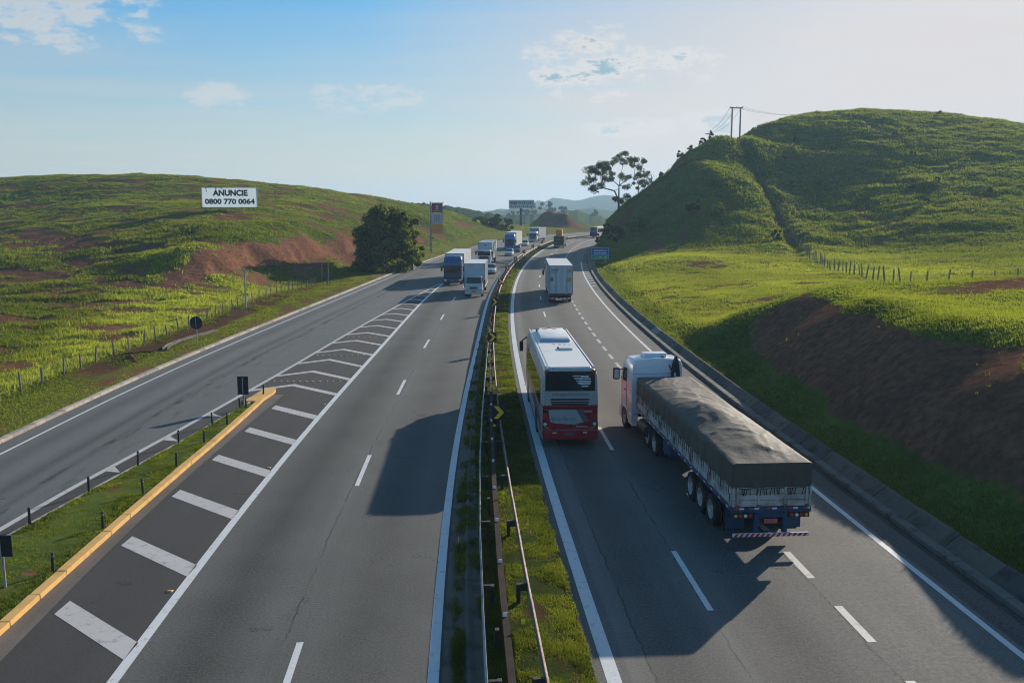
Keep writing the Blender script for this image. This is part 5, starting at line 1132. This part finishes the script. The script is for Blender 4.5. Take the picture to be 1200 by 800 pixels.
part(TR, 'air_snorkel', M_black, lambda b: b.loft([[(.62+a, CB-.03, z), (1.0-a, CB-.03, z), (1.0-a, CB-.26, z), (.62+a, CB-.26, z)] for z, a in ((1.6, 0), (2.9, 0), (3.35, .05), (3.6, .13), (3.74, .17))]), bevel=.02)
part(TR, 'snorkel_decal', M_gp, lambda b: b.box(.70, .80, CB-.268, CB-.262, 2.55, 2.95))
for s in (-1, 1):
    dr_ = part(TR, 'door', M_cabw, lambda b: b.box(s*1.242 if s > 0 else -1.262, s*1.262 if s > 0 else -1.242, CB+.95, CB+1.95, 1.05, 2.30), bevel=.01)
    part(dr_, 'handle', M_black, lambda b: b.box(s*1.263 if s > 0 else -1.285, s*1.285 if s > 0 else -1.263, CB+1.05, CB+1.25, 1.9, 1.95))
    part(TR, 'side_window', M_glass, lambda b: b.loft([[(s*1.236, y, 2.32), (s*1.262, y, 2.32), (s*1.236, y, zt), (s*1.21, y, zt)] for y, zt in ((CB+.98, 2.98), (CB+1.7, 2.95), (CB+2.0, 2.5))]))
    mi = part(TR, 'mirror', M_black, lambda b: b.box(s*1.50-.16, s*1.50+.16, CB+1.95, CB+2.10, 2.25, 2.82), bevel=.03); part(mi, 'mirror_arm', M_black, lambda b: b.cyl((s*1.2, CB+2.0, 2.75), (s*1.5, CB+2.03, 2.79), .025, n=6)); part(mi, 'mirror_glass', M_chrome, lambda b: b.box(s*1.50-.12, s*1.50+.12, CB+1.94, CB+1.948, 2.32, 2.76))
    part(TR, 'wheel_arch', M_cabw, lambda b: b.loft([[(s*1.25, 16.15+.66*math.cos(a), .52+.66*math.sin(a)), (s*.95, 16.15+.66*math.cos(a), .52+.66*math.sin(a)), (s*.95, 16.15+.78*math.cos(a), .52+.78*math.sin(a)), (s*1.25, 16.15+.78*math.cos(a), .52+.78*math.sin(a))] for a in np.linspace(.1, math.pi-.1, 12)]))
    part(TR, 'step_box', M_cabw, lambda b: b.box(s*1.22 if s > 0 else -1.22, s*.9 if s > 0 else -.9, CB+.05, CB+.7, .4, .94), bevel=.03)
    part(TR, 'rear_mudguard', M_black, lambda b: b.loft([[(s*1.22, 11.5+1.3*math.cos(a), .55+.68*math.sin(a)), (s*.6, 11.5+1.3*math.cos(a), .55+.68*math.sin(a)), (s*.6, 11.5+1.34*math.cos(a), .55+.71*math.sin(a)), (s*1.22, 11.5+1.34*math.cos(a), .55+.71*math.sin(a))] for a in np.linspace(.25, math.pi-.25, 12)]))
part(TR, 'bumper', M_cabw, lambda b: b.box(-1.24, 1.24, CB+1.9, CB+2.4, .35, .93), bevel=.06)
part(TR, 'hose', M_red, lambda b: [b.cyl((x, 14.5, 1.6), (x+.1, 14.2, 1.35), .02, n=5) for x in (-.2, .0, .2)])
for o in [c for c in TR.children if c.name.split('.')[0] in {'cab', 'roof_cooler', 'cooler_hose', 'air_snorkel', 'snorkel_decal', 'door', 'side_window', 'mirror', 'wheel_arch', 'step_box', 'bumper', 'hose', 'fuel_tank', 'tractor_frame'} or (c.name.startswith('wheel') and c.location.y > 15)]:
    o.matrix_basis = Matrix.Translation((-.06, 11.4-.15, 0)) @ Matrix.Rotation(.045, 4, 'Z') @ Matrix.Translation((0, -11.4, 0)) @ o.matrix_basis   # the tractor already steers left
# ---- coach
BU = place('coach', 'silver and red coach seen from behind beside the median', 'bus', 2.56, 39.15, .040)
M_sil = pbr('coach_silver', (.36, .375, .38), .30, .15, coat=.5, var=.03, dirt=(.33, .32, .30), dscale=.8, dth=(.55, .85)); M_cred = pbr('coach_red', (.30, .008, .018), .30, coat=.6, var=.06); M_roof = pbr('coach_roof', (.66, .66, .64), .45, var=.05, dirt=(.42, .41, .38), dscale=.7, dth=(.5, .8))
M_cgrey = pbr('coach_grey', (.10, .105, .11), .4); M_side = pbr('coach_side_glass', (.02, .024, .02), .05, spec=1.0, var=.05)
BL, BW = 12.9, 1.27
def bsec(y, kx, zt, zb=.40): return [(-BW*kx, y, zb), (BW*kx, y, zb), (BW*kx*1.0, y, 1.7), (BW*kx*.985, y, 2.9*zt), (BW*kx*.955, y, 3.32*zt), (BW*kx*.87, y, 3.52*zt), (BW*kx*.72, y, 3.60*zt), (0, y, 3.63*zt), (-BW*kx*.72, y, 3.60*zt), (-BW*kx*.87, y, 3.52*zt), (-BW*kx*.955, y, 3.32*zt), (-BW*kx*.985, y, 2.9*zt), (-BW*kx*1.0, y, 1.7)]
body = part(BU, 'body', M_sil, lambda b: b.loft([bsec(.0, .965, .992), bsec(.06, .985, .997), bsec(.22, 1, 1), bsec(BL-1.0, 1, 1), bsec(BL-.4, .985, .985), bsec(BL-.1, .95, .95), bsec(BL, .9, .9)]), bevel=.02, smooth=True)
part(BU, 'roof_skin', M_roof, lambda b: b.loft([[(-.98*k, y, 3.585), (.98*k, y, 3.585), (.94*k, y, 3.632), (-.94*k, y, 3.632)] for y, k in ((.12, .95), (.25, 1), (BL-.9, 1), (BL-.75, .97))]), bevel=.008)
part(BU, 'roof_trough', M_cgrey, lambda b: b.box(-.86, .86, BL-.72, BL-.42, 3.50, 3.62), bevel=.03)
for s in (-1, 1): part(BU, 'roof_rail', M_refw, lambda b: b.loft([[(s*1.02, y, 3.55), (s*1.10, y, 3.53), (s*1.10, y, 3.635), (s*1.02, y, 3.65)] for y in (.25, 6, BL-.5)]), bevel=.015)
ac = part(BU, 'roof_air_unit', M_roof, lambda b: b.loft([[(-.80*k, y, 3.62), (.80*k, y, 3.62), (.74*k, y, 3.62+h_), (-.74*k, y, 3.62+h_)] for y, k, h_ in ((7.4, .88, .06), (7.62, .98, .17), (8.0, 1, .235), (11.3, 1, .22), (11.7, .9, .08))]), bevel=.03, seg=2, smooth=True)
part(ac, 'rear_fairing', pbr('fairing_blue', (.30, .38, .46), .3, coat=.4), lambda b: b.loft([[(-.80*k, y, 3.63), (.80*k, y, 3.63), (.78*k, y, 3.63+h_), (-.78*k, y, 3.63+h_)] for y, k, h_ in ((7.30, .86, .05), (7.44, .97, .14), (7.60, 1, .19), (7.66, 1, .19))]), bevel=.02, smooth=True)
part(ac, 'air_grille', M_black, lambda b: [b.box(x, x+.26, 10.9, 11.0, 3.84, 3.853) for x in (-.42, .1)] + [b.box(-.16, .1, 11.2, 11.3, 3.835, 3.85), b.box(-.78, -.62, 10.6, 11.2, 3.72, 3.86)])
ht = part(BU, 'roof_hatch', M_roof, lambda b: b.loft([[(-.02-a, 4.75+a*.3, z), (.62-a, 4.75+a*.3, z), (.62-a, 5.35-a, z), (-.02-a, 5.35-a, z)] for z, a in ((3.63, 0), (3.70, 0), (3.74, .04))]), bevel=.02); part(ht, 'hatch_rim', M_cgrey, lambda b: b.box(-.10, .66, 5.36, 5.42, 3.63, 3.69))
part(BU, 'roof_marking', pbr('mark_red', (.50, .16, .16), .6), lambda b: [b.box(x, x+w, y, y+.07, 3.633, 3.636) for x, w, y in ((-.25, .16, 6.75), (.05, .18, 6.8), (.32, .16, 6.85), (.55, .15, 6.9), (-.2, .1, 6.35), (.05, .14, 6.4), (.3, .14, 6.4), (.55, .12, 6.42))])
for s in (-1, 1):
    for k in range(7):
        y0 = .75 + k*1.56; part(BU, 'window', M_side, lambda b: b.loft([[(s*BW*1.0, y, 1.78), (s*(BW+.012), y, 1.78), (s*(BW*.985+.012), y, 2.95), (s*BW*.985, y, 2.95)] for y in (y0, y0+1.5)]))
    part(BU, 'side_skirt', M_cred, lambda b: b.loft([[(s*BW, y, .40), (s*(BW+.010), y, .40), (s*(BW+.010), y, zt), (s*BW, y, zt)] for y, zt in ((.15, 1.15), (2.8, 1.45), (5, 1.68), (8, 1.74), (BL-1.1, 1.75))]))
    part(BU, 'luggage_door', M_sil, lambda b: [b.box(s*(BW+.0105) if s > 0 else -BW-.022, s*(BW+.022) if s > 0 else -BW-.0105, y, y+1.3, .5, .98) for y in (4.1, 5.5, 6.9)], bevel=.006)
    part(BU, 'wheel_arch', M_black, lambda b: [b.cyl((s*(BW-.3), y, .52), (s*(BW+.014), y, .52), .62, n=28) for y in (3.2, 9.9)])
    for y in (3.2, 9.9): wheel(BU, s*1.14, y, .51, .30, s)
    m_ = part(BU, 'mirror', M_cred, lambda b: b.box(s*1.52-.11, s*1.52+.11, BL-.5, BL-.32, 2.35, 2.95), bevel=.05, seg=2); part(m_, 'mirror_arm', M_black, lambda b: b.cyl((s*1.15, BL-.35, 3.2), (s*1.50, BL-.38, 2.94), .04, n=8)); part(m_, 'mirror_glass', M_black, lambda b: b.box(s*1.52-.09, s*1.52+.09, BL-.512, BL-.502, 2.40, 2.90))
    part(BU, 'high_lamp', M_red, lambda b: b.plate([(s*1.13, 3.36), (s*1.13, 3.50), (s*.94, 3.54), (s*1.0, 3.40)], -.035, .05))
    tl_ = part(BU, 'tail_lamp', M_black, lambda b: b.plate([(s*1.20, .92), (s*1.20, 1.72), (s*1.02, 1.72), (s*1.06, 1.1), (s*.88, .86)], -.052, .02), bevel=.01)
    part(tl_, 'lamp_lens', M_chrome, lambda b: b.cyl((s*1.10, -.07, 1.10), (s*1.10, -.053, 1.10), .075, n=16)); part(tl_, 'turn_signal', M_amber, lambda b: b.plate([(s*1.14, .98), (s*1.14, 1.02), (s*.90, .90), (s*.92, .86)], -.06, -.053)); part(tl_, 'brake_lens', M_red, lambda b: b.box(s*1.12-.05, s*1.12+.05, -.062, -.053, 1.3, 1.62))
    part(BU, 'bumper_reflector', M_refw, lambda b: b.box(s*.68-.09, s*.68+.09, -.075, -.061, .68, .73))
part(BU, 'windscreen', M_glass, lambda b: b.box(-1.05, 1.05, BL-.02, BL+.02, 1.4, 3.0))
rw = part(BU, 'rear_window', M_glass, lambda b: b.plate([(-1.10, 2.58), (1.10, 2.58), (1.09, 3.40), (.98, 3.46), (-.98, 3.46), (-1.09, 3.40)], -.03, .02), bevel=.01)
def emblem(b):
    cx, cz, rr = .66, 3.02, .27
    for k in range(5):
        z0 = cz-rr+.012 + k*2*rr/5; z1 = z0 + 2*rr/5*.62; zm = (z0+z1)/2-cz; hw = math.sqrt(max(.004, rr*rr-zm*zm))
        b.plate([(cx-hw, z0), (cx+hw*.98, z0), (cx+hw, z1), (cx-hw*.98, z1)], -.036, -.0315)
        if 0 < k < 5: b.plate([(cx-.28-.07*k, z1+.01), (cx-.12, z1+.01), (cx-.12, z0+.03), (cx-.25-.07*k, z0+.03)], -.0362, -.0317)
part(rw, 'emblem', M_refw, emblem)
part(BU, 'rear_band', M_sil, lambda b: b.plate([(-1.21, 1.93), (1.21, 1.93), (1.19, 2.56), (-1.19, 2.56)], -.034, .02), bevel=.012)
part(BU, 'vent_slot', M_black, lambda b: [b.plate([(-.88+a, z), (.88-a, z), (.85-a, z+.075), (-.85+a, z+.075)], -.04, -.0345) for z, a in ((2.16, 0), (2.04, .02), (1.94, .06))])
text('WWW.PASSAROMARRON.COM.BR', .10, M_black, BU, (0, -.037, 2.42), width=1.6)
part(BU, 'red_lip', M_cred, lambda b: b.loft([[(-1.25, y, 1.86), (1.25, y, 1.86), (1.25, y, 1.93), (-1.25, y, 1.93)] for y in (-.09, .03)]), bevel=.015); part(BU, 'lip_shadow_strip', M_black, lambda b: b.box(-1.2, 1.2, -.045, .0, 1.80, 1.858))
part(BU, 'rear_panel', M_cred, lambda b: b.plate([(-1.21, .86), (1.21, .86), (1.21, 1.80), (-1.21, 1.80)], -.046, .02), bevel=.012)
hd = part(BU, 'engine_hatch', M_sil, lambda b: b.plate([(-.95, 1.74), (.28, 1.74), (.62, 1.18), (.20, 1.06), (-.70, 1.14), (-.88, 1.2)], -.056, -.047), bevel=.004)
part(hd, 'grey_slash', M_cgrey, lambda b: b.plate([(.28, 1.74), (.50, 1.74), (.86, 1.22), (.62, 1.18)], -.0605, -.0565)); text('Pássaro Marron', .20, M_cgrey, hd, (-.35, -.0585, 1.33), width=1.05, shear=.3)
part(BU, 'hatch_knob', M_black, lambda b: b.cyl((.0, -.075, 1.03), (.0, -.047, 1.03), .07, n=14)); part(BU, 'fleet_number', M_sil, lambda b: [b.box(.52+.1*k, .59+.1*k, -.05, -.0465, 1.62, 1.70) for k in range(5)] + [b.box(.28+.09*k, .35+.09*k, -.05, -.0465, .95, 1.0) for k in range(6)])
part(BU, 'bumper', M_cred, lambda b: b.loft([[(-1.20, y, .38), (1.20, y, .38), (1.23, y, .84), (-1.23, y, .84)] for y in (-.06, .1)]), bevel=.04, seg=2); part(BU, 'number_plate', M_cgrey, lambda b: b.box(-.20, .20, -.072, -.061, .58, .70))
# ---- generic box trucks
def box_body(root, name, y0, y1, z0, z1, hw, mat, frame, rear=False):
    bo_ = part(root, name, mat, lambda b: b.box(-hw, hw, y0, y1, z0, z1), bevel=.02)
    part(bo_, 'edge_frame', frame, lambda b: [b.box(sx*hw-.035, sx*hw+.035, yy-.035, yy+.035, z0, z1) for sx in (-1, 1) for yy in (y0, y1)] + [b.box(-hw, hw, yy-.03, yy+.03, z1-.05, z1+.015) for yy in (y0, y1)] + [b.box(sx*hw-.025, sx*hw+.025, y0, y1, z1-.05, z1+.012) for sx in (-1, 1)])
    part(bo_, 'side_rib', mat, lambda b: [b.box(sx*(hw+.001) if sx > 0 else -hw-.02, sx*(hw+.02) if sx > 0 else -hw-.001, y, y+.05, z0+.08, z1-.08) for sx in (-1, 1) for y in np.arange(y0+.6, y1-.3, .62)])
    part(bo_, 'bottom_rail', frame, lambda b: [b.box(sx*hw-.04, sx*hw+.04, y0, y1, z0-.08, z0-.001) for sx in (-1, 1)])
    return bo_
def running_gear(root, ys, L, r=.5, dual=True, hw=1.06):
    part(root, 'chassis', M_chassis, lambda b: [b.box(x0, x0+.14, .2, L-.3, .75, 1.0) for x0 in (-.52, .38)])
    for y in ys:
        part(root, 'axle', M_chassis, lambda b: b.cyl((-.95, y, r), (.95, y, r), .07, n=8))
        for s in (-1, 1): wheel(root, s*hw, y, r, .29, s)
def tail(root, hw=1.22, z=.95):
    part(root, 'rear_beam', M_chassis, lambda b: b.box(-hw, hw, -.02, .2, z-.1, z+.05)); ub = part(root, 'underrun_bar', M_refw, lambda b: b.box(-hw, hw, -.08, .0, .48, .60)); part(ub, 'red_stripe', M_refr, lambda b: [b.box(x, x+.22, -.086, -.081, .482, .598) for x in np.arange(-hw, hw-.2, .44)])
    for s in (-1, 1): part(root, 'tail_lamp', M_red, lambda b: b.box(s*hw-.28 if s > 0 else -hw+.02, s*hw-.02 if s > 0 else -hw+.28, -.05, -.021, z-.08, z+.03)); part(root, 'bumper_arm', M_chassis, lambda b: b.box(s*.5-.05, s*.5+.05, 0, .1, .55, z))
def heavy_cab(root, y0, mat, h=3.55, w=1.24, dark=None):
    """cab-over tractor: front at y0+2.3"""
    f = y0+2.3
    cb = part(root, 'cab', mat, lambda b: b.loft([[(-w*k, y, .85), (w*k, y, .85), (w*k, y, 2.4), (w*.96*k, y, h*zt-.2), (w*.8*k, y, h*zt), (-w*.8*k, y, h*zt), (-w*.96*k, y, h*zt-.2), (-w*k, y, 2.4)] for y, k, zt in ((y0, .99, 1), (y0+1.5, 1, 1), (y0+2.0, .99, .93), (f-.05, .97, .80), (f, .95, .78))]), bevel=.03, smooth=True)
    part(cb, 'windscreen', M_glass, lambda b: b.box(-w*.90, w*.90, f-.01, f+.03, 1.72, 2.52), bevel=.02); part(cb, 'sun_visor', mat, lambda b: b.loft([[(-w*.93, f-.1, 2.62), (w*.93, f-.1, 2.62), (w*.93, f+.28, 2.52), (-w*.93, f+.28, 2.52)], [(-w*.93, f-.1, 2.7), (w*.93, f-.1, 2.7), (w*.93, f+.28, 2.56), (-w*.93, f+.28, 2.56)]]))
    gr = part(cb, 'grille', dark or M_cgrey, lambda b: b.box(-w*.70, w*.70, f+.0, f+.05, .95, 1.62), bevel=.02); part(gr, 'grille_bar', M_chassis, lambda b: [b.box(-w*.66, w*.66, f+.05, f+.07, z, z+.05) for z in np.arange(1.0, 1.6, .11)])
    part(root, 'bumper', mat, lambda b: b.box(-w, w, f-.4, f+.12, .32, .84), bevel=.06); part(root, 'number_plate', M_plate, lambda b: b.box(-.22, .22, f+.121, f+.135, .48, .62))
    part(root, 'wiper', M_black, lambda b: [b.cyl((x, f+.035, 1.74), (x+.55, f+.035, 2.0), .012, n=4) for x in (-.8, .1)])
    for s in (-1, 1):
        part(root, 'headlight', M_chrome, lambda b: b.box(s*.98-.17, s*.98+.17, f+.10, f+.14, .55, .76), bevel=.02)
        m2 = part(root, 'mirror', M_black, lambda b: b.box(s*(w+.26)-.13, s*(w+.26)+.13, f-.25, f-.1, 1.85, 2.45), bevel=.03); part(m2, 'mirror_arm', M_black, lambda b: b.cyl((s*(w-.05), f-.2, 2.4), (s*(w+.26), f-.18, 2.42), .025, n=5))
        part(cb, 'side_window', M_glass, lambda b: b.box(s*w-.01 if s > 0 else -w-.012, s*w+.012 if s > 0 else -w+.01, y0+1.05, y0+1.9, 1.85, 2.5)); part(cb, 'door_handle', M_black, lambda b: b.box(s*w if s > 0 else -w-.03, s*w+.03 if s > 0 else -w, y0+1.1, y0+1.3, 1.6, 1.65))
    return cb
def put_by_front(root, x, y, L, phi):
    root.location = (x + L*math.sin(phi), y - L*math.cos(phi), 0); root.rotation_euler = (0, 0, phi)
M_van = pbr('box_white', (.62, .61, .58), .45, var=.04, dirt=(.45, .42, .38), dscale=.6, dth=(.5, .85)); M_van_shade = pbr('box_shade', (.45, .50, .53), .5, var=.06, dirt=(.30, .31, .31), dscale=.6); M_frame = pbr('box_frame', (.30, .31, .32), .5)  # cooler copy of the box white paints shade on faces turned from the sun
M_bcab = pbr('cab_blue', (.005, .050, .165), .28, coat=.6, var=.08); M_bcab2 = pbr('cab_bright_blue', (.008, .13, .34), .28, coat=.6, var=.08); M_lcab = pbr('light_cab', (.42, .48, .50), .35, coat=.4, var=.05)
# white semi going away
W1 = place('box_truck', 'white box semi-trailer truck driving away ahead of the coach', 'truck', 5.35, 98.8, -head(99))
bo1 = box_body(W1, 'cargo_box', 0, 13.6, 1.05, 4.12, 1.28, M_van_shade, M_frame); part(bo1, 'roof', M_van, lambda b: b.box(-1.27, 1.27, .04, 13.55, 4.121, 4.14)); running_gear(W1, (1.6, 2.9, 4.2, 11.6, 12.9, 15.6), 16.6); tail(W1); heavy_cab(W1, 14.3, M_van, 3.6)
for k in range(4): dd = part(bo1, 'rear_door', M_van_shade, lambda b: b.box(-1.22+k*.615, -1.22+k*.615+.585, -.05, -.021, 1.12, 4.02), bevel=.01); part(dd, 'lock_bar', M_frame, lambda b: b.cyl((-1.22+k*.615+.12, -.065, 1.15), (-1.22+k*.615+.12, -.065, 3.98), .018, n=6))
part(bo1, 'decal', M_org, lambda b: [b.box(.68, 1.12, -.058, -.051, 2.35, 2.82), b.box(.80, 1.12, -.058, -.0512, 3.40, 3.72)]); part(bo1, 'decal', pbr('decal_brown', (.16, .12, .04), .5), lambda b: [b.box(-1.16, -.86, -.058, -.051, 2.45, 2.85)]); part(bo1, 'caption_bar', M_cgrey, lambda b: [b.box(-1.0, -.25, -.058, -.051, 3.62, 3.72), b.box(-1.05, -.3, -.058, -.0512, 3.38, 3.44)])
part(bo1, 'side_decal', M_yell, lambda b: b.box(-1.31, -1.302, 8.5, 10.5, 2.9, 3.6))
# blue semi oncoming
B1 = place('semi_truck', 'oncoming dark blue cab truck with long white trailer left of the white truck', 'truck', 0, 0, 0); put_by_front(B1, -8.0, 121.8, 16.8, math.pi-head(121))
bx1 = box_body(B1, 'trailer_box', 0, 13.8, 1.1, 4.05, 1.28, M_van, M_frame); heavy_cab(B1, 14.45, M_bcab, 3.85); running_gear(B1, (1.6, 2.9, 4.2, 11.8, 15.6), 16.2)
part(B1, 'cab_stripe', M_refw, lambda b: [b.box(-1.262, -1.246, 15.0+.25*k, 15.12+.25*k, 1.2+.35*k, 2.9) for k in range(3)]); part(B1, 'roof_emblem', M_gp, lambda b: b.box(-.5, .5, 16.62, 16.66, 2.95, 3.03))
# white light truck oncoming
L1_ = place('box_truck', 'oncoming small white-cab truck with tall pale box nearest to the camera', 'truck', 0, 0, 0); put_by_front(L1_, -4.5, 105.4, 11.0, math.pi-head(106))
bx2 = box_body(L1_, 'cargo_box', 0, 8.8, 1.0, 3.78, 1.22, M_van, M_frame); part(bx2, 'front_panel', M_van_shade, lambda b: b.box(-1.16, 1.16, 8.836, 8.86, 1.2, 3.7)); running_gear(L1_, (2.0, 9.7), 10.7, .42, hw=.98)
cb2 = part(L1_, 'cab', M_lcab, lambda b: b.loft([[(-1.02*k, y, .7), (1.02*k, y, .7), (1.02*k, y, 1.5), (.94*k, y, zt-.06), (.86*k, y, zt), (-.86*k, y, zt), (-.94*k, y, zt-.06), (-1.02*k, y, 1.5)] for y, k, zt in ((9.0, .99, 2.36), (10.2, 1, 2.38), (10.55, 1, 1.58), (10.95, .97, 1.5))]), bevel=.04, seg=2, smooth=True)
part(cb2, 'windscreen', M_glass, lambda b: b.add([(-.88, 10.60, 1.56), (.88, 10.60, 1.56), (.82, 10.28, 2.28), (-.82, 10.28, 2.28)], [(0, 1, 2, 3)])); part(L1_, 'bumper', M_lcab, lambda b: b.box(-1.04, 1.04, 10.7, 11.04, .36, .72), bevel=.05, seg=2); part(cb2, 'grille', M_cgrey, lambda b: b.box(-.45, .45, 10.955, 10.985, .95, 1.22)); part(L1_, 'number_plate', M_plate, lambda b: b.box(-.22, .22, 11.041, 11.055, .62, .76))
for s in (-1, 1):
    part(cb2, 'headlight', M_chrome, lambda b: b.box(s*.80-.16, s*.80+.16, 10.95, 10.99, .92, 1.14), bevel=.02); m3 = part(L1_, 'mirror', M_black, lambda b: b.box(s*1.28-.09, s*1.28+.09, 10.2, 10.3, 1.5, 1.95), bevel=.02); part(m3, 'mirror_arm', M_black, lambda b: b.cyl((s*.98, 10.25, 1.9), (s*1.28, 10.25, 1.92), .02, n=5)); part(cb2, 'side_window', M_glass, lambda b: b.box(s*1.005-.02, s*1.005+.02, 9.45, 10.3, 1.55, 2.15))
# white truck behind them
W2 = place('box_truck', 'oncoming white truck with box front in shade grey behind the small white-cab truck', 'truck', 0, 0, 0); put_by_front(W2, -5.0, 162, 13.0, math.pi-head(162))
bx3 = box_body(W2, 'cargo_box', 0, 10.4, 1.05, 4.0, 1.26, M_van, M_frame); part(bx3, 'front_panel', M_van_shade, lambda b: b.box(-1.2, 1.2, 10.437, 10.46, 2.6, 3.9)); part(bx3, 'front_mark', M_cgrey, lambda b: b.plate([(-.25, 3.55), (.25, 3.55), (.0, 3.2)], 10.461, 10.47)); heavy_cab(W2, 10.65, M_refw, 2.65, 1.2); running_gear(W2, (1.8, 3.1, 11.9), 12.4)
# far blue truck
B2 = place('semi_truck', 'distant bright blue cab truck with white trailer', 'truck', 0, 0, 0); put_by_front(B2, -.6, 216, 16.5, math.pi-head(216)); box_body(B2, 'trailer_box', 0, 13.6, 1.1, 4.1, 1.28, M_van, M_frame); heavy_cab(B2, 14.1, M_bcab2, 3.8, dark=M_bcab); running_gear(B2, (1.6, 2.9, 4.2, 11.8, 15.2), 16.0)
# far white truck
W3 = place('semi_truck', 'farthest oncoming truck with white cab and blue-grey box', 'truck', 0, 0, 0); put_by_front(W3, 5.9, 262, 14, math.pi-head(262)-.05); box_body(W3, 'trailer_box', 0, 11.3, 1.1, 4.0, 1.28, pbr('box_slate', (.22, .26, .32), .5), M_frame); heavy_cab(W3, 11.6, M_refw, 3.0); running_gear(W3, (1.6, 2.9, 9.5, 12.6), 13.5)
# dark truck with orange load going away
K1 = place('flatbed_truck', 'dark truck carrying an orange load driving away towards the bend', 'truck', 11.6, 226, -head(226)); box_body(K1, 'crate_body', 0, 7, 1.0, 2.9, 1.24, pbr('crate_dark', (.035, .036, .034), .7), M_chassis); tail(K1); running_gear(K1, (1.4, 2.7, 8.6), 10); heavy_cab(K1, 7.4, pbr('cab_green', (.05, .07, .07), .4), 2.9)
part(K1, 'orange_crate', M_org, lambda b: b.box(-.95, .55, 3.2, 6.2, 2.93, 4.5), bevel=.03); part(K1, 'rear_panel', pbr('panel_dim', (.13, .14, .15), .5), lambda b: [b.box(-.35, -.1, -.05, -.036, 1.9, 2.3), b.box(.05, .3, -.05, -.036, 1.9, 2.3)])
# far coach slipping behind the hill
K2 = place('coach', 'far coach with dark rear and white sides half hidden behind the hill foot', 'bus', 26.6, 297, -head(297)-.12); K2b = part(K2, 'body', M_van, lambda b: b.box(-1.27, 1.27, 0, 12.5, .4, 3.6), bevel=.12, seg=2); part(K2b, 'rear_window', M_glass, lambda b: b.box(-1.1, 1.1, -.03, .02, 2.3, 3.4)); part(K2b, 'rear_panel', M_chassis, lambda b: b.box(-1.2, 1.2, -.035, .01, .5, 1.8)); part(K2b, 'rear_band', M_cgrey, lambda b: b.box(-1.2, 1.2, -.03, .012, 1.82, 2.25))
for y in (3, 9.8):
    for s in (-1, 1): wheel(K2, s*1.12, y, .5, .29, s)
part(K2b, 'side_window', M_glass, lambda b: [b.box(s*1.27-.012, s*1.27+.012, .6, 11.8, 1.8, 2.9) for s in (-1, 1)])
# ---- cars
def car(label, x, y, phi, mat, kind='sedan'):
    r_ = place('car', label, 'car', 0, 0, 0); L = 4.3; put_by_front(r_, x, y, L, phi); w = .86
    def sec(yy, k, zb, zt): return [(-w*k, yy, zb), (w*k, yy, zb), (w*k, yy, zb+.35), (w*.97*k, yy, zt-.05), (w*.88*k, yy, zt), (-w*.88*k, yy, zt), (-w*.97*k, yy, zt-.05), (-w*k, yy, zb+.35)]
    part(r_, 'body', mat, lambda b: b.loft([sec(0, .88, .34, .78), sec(.12, .96, .24, .92), sec(.8, 1, .20, .96), sec(2.9, 1, .20, .95), sec(3.6, .99, .20, .86), sec(4.15, .93, .24, .74), sec(4.3, .82, .32, .64)]), bevel=.03, seg=2, smooth=True)
    y0, y1, y2, y3 = (.55, 1.05, 2.25, 3.05) if kind == 'sedan' else (.15, .5, 2.2, 3.05)
    cab_ = part(r_, 'cabin', mat, lambda b: b.loft([[(-w*.94*k, yy, .90), (w*.94*k, yy, .90), (w*kt, yy, zt), (-w*kt, yy, zt)] for yy, k, kt, zt in ((y0, .95, .93, .95), (y1, 1, .74, 1.44), (y2, 1, .74, 1.46), (y3, .97, .92, .96))]), bevel=.04, seg=2, smooth=True)
    part(cab_, 'windscreen', M_glass, lambda b: b.add([(-.76, y3-.02, 1.0), (.76, y3-.02, 1.0), (.60, y2+.10, 1.42), (-.60, y2+.10, 1.42)], [(0, 1, 2, 3)])); part(cab_, 'rear_window', M_glass, lambda b: b.add([(-.74, y0-.0, 1.0), (.74, y0-.0, 1.0), (.58, y1-.08, 1.41), (-.58, y1-.08, 1.41)], [(0, 1, 2, 3)]))
    for s in (-1, 1):
        part(cab_, 'side_window', M_glass, lambda b: b.add([(s*.83, y0+.35, 1.0), (s*.83, y3-.3, 1.0), (s*.675, y2-.02, 1.40), (s*.675, y1+.08, 1.40)], [(0, 1, 2, 3)])); part(r_, 'headlight', M_chrome, lambda b: b.box(s*.60-.17, s*.60+.17, 4.20, 4.27, .56, .70), bevel=.02); part(r_, 'tail_lamp', M_red, lambda b: b.box(s*.66-.13, s*.66+.13, -.01, .05, .62, .78)); part(r_, 'mirror', mat, lambda b: b.box(s*.97-.09, s*.97+.09, 2.75, 2.87, .95, 1.08), bevel=.03)
        for yy in (.8, 3.4): wheel(r_, s*.76, yy, .31, .2, s, False)
    part(r_, 'grille', M_black, lambda b: b.box(-.38, .38, 4.28, 4.32, .40, .56)); part(r_, 'number_plate', M_plateg, lambda b: b.box(-.2, .2, 4.321, 4.33, .36, .46))
    return r_
M_c1 = pbr('car_silver', (.48, .52, .54), .3, .3, coat=.6, var=.03); M_c2 = pbr('car_white', (.66, .68, .70), .3, coat=.6, var=.03); M_c3 = pbr('car_teal', (.03, .06, .07), .3, .2, coat=.6, var=.05)
car('silver car just behind the small white-cab truck', -3.45, 140.5, math.pi-head(140), M_c1)
car('white sedan below the distant bright blue truck', -.75, 191, math.pi-head(191), M_c2)
car('dark teal car right of the white sedan', .95, 206, math.pi-head(206), M_c3, 'hatch')
car('pale car half hidden behind the median rail', 3.2, 236, math.pi-head(236), M_c1)
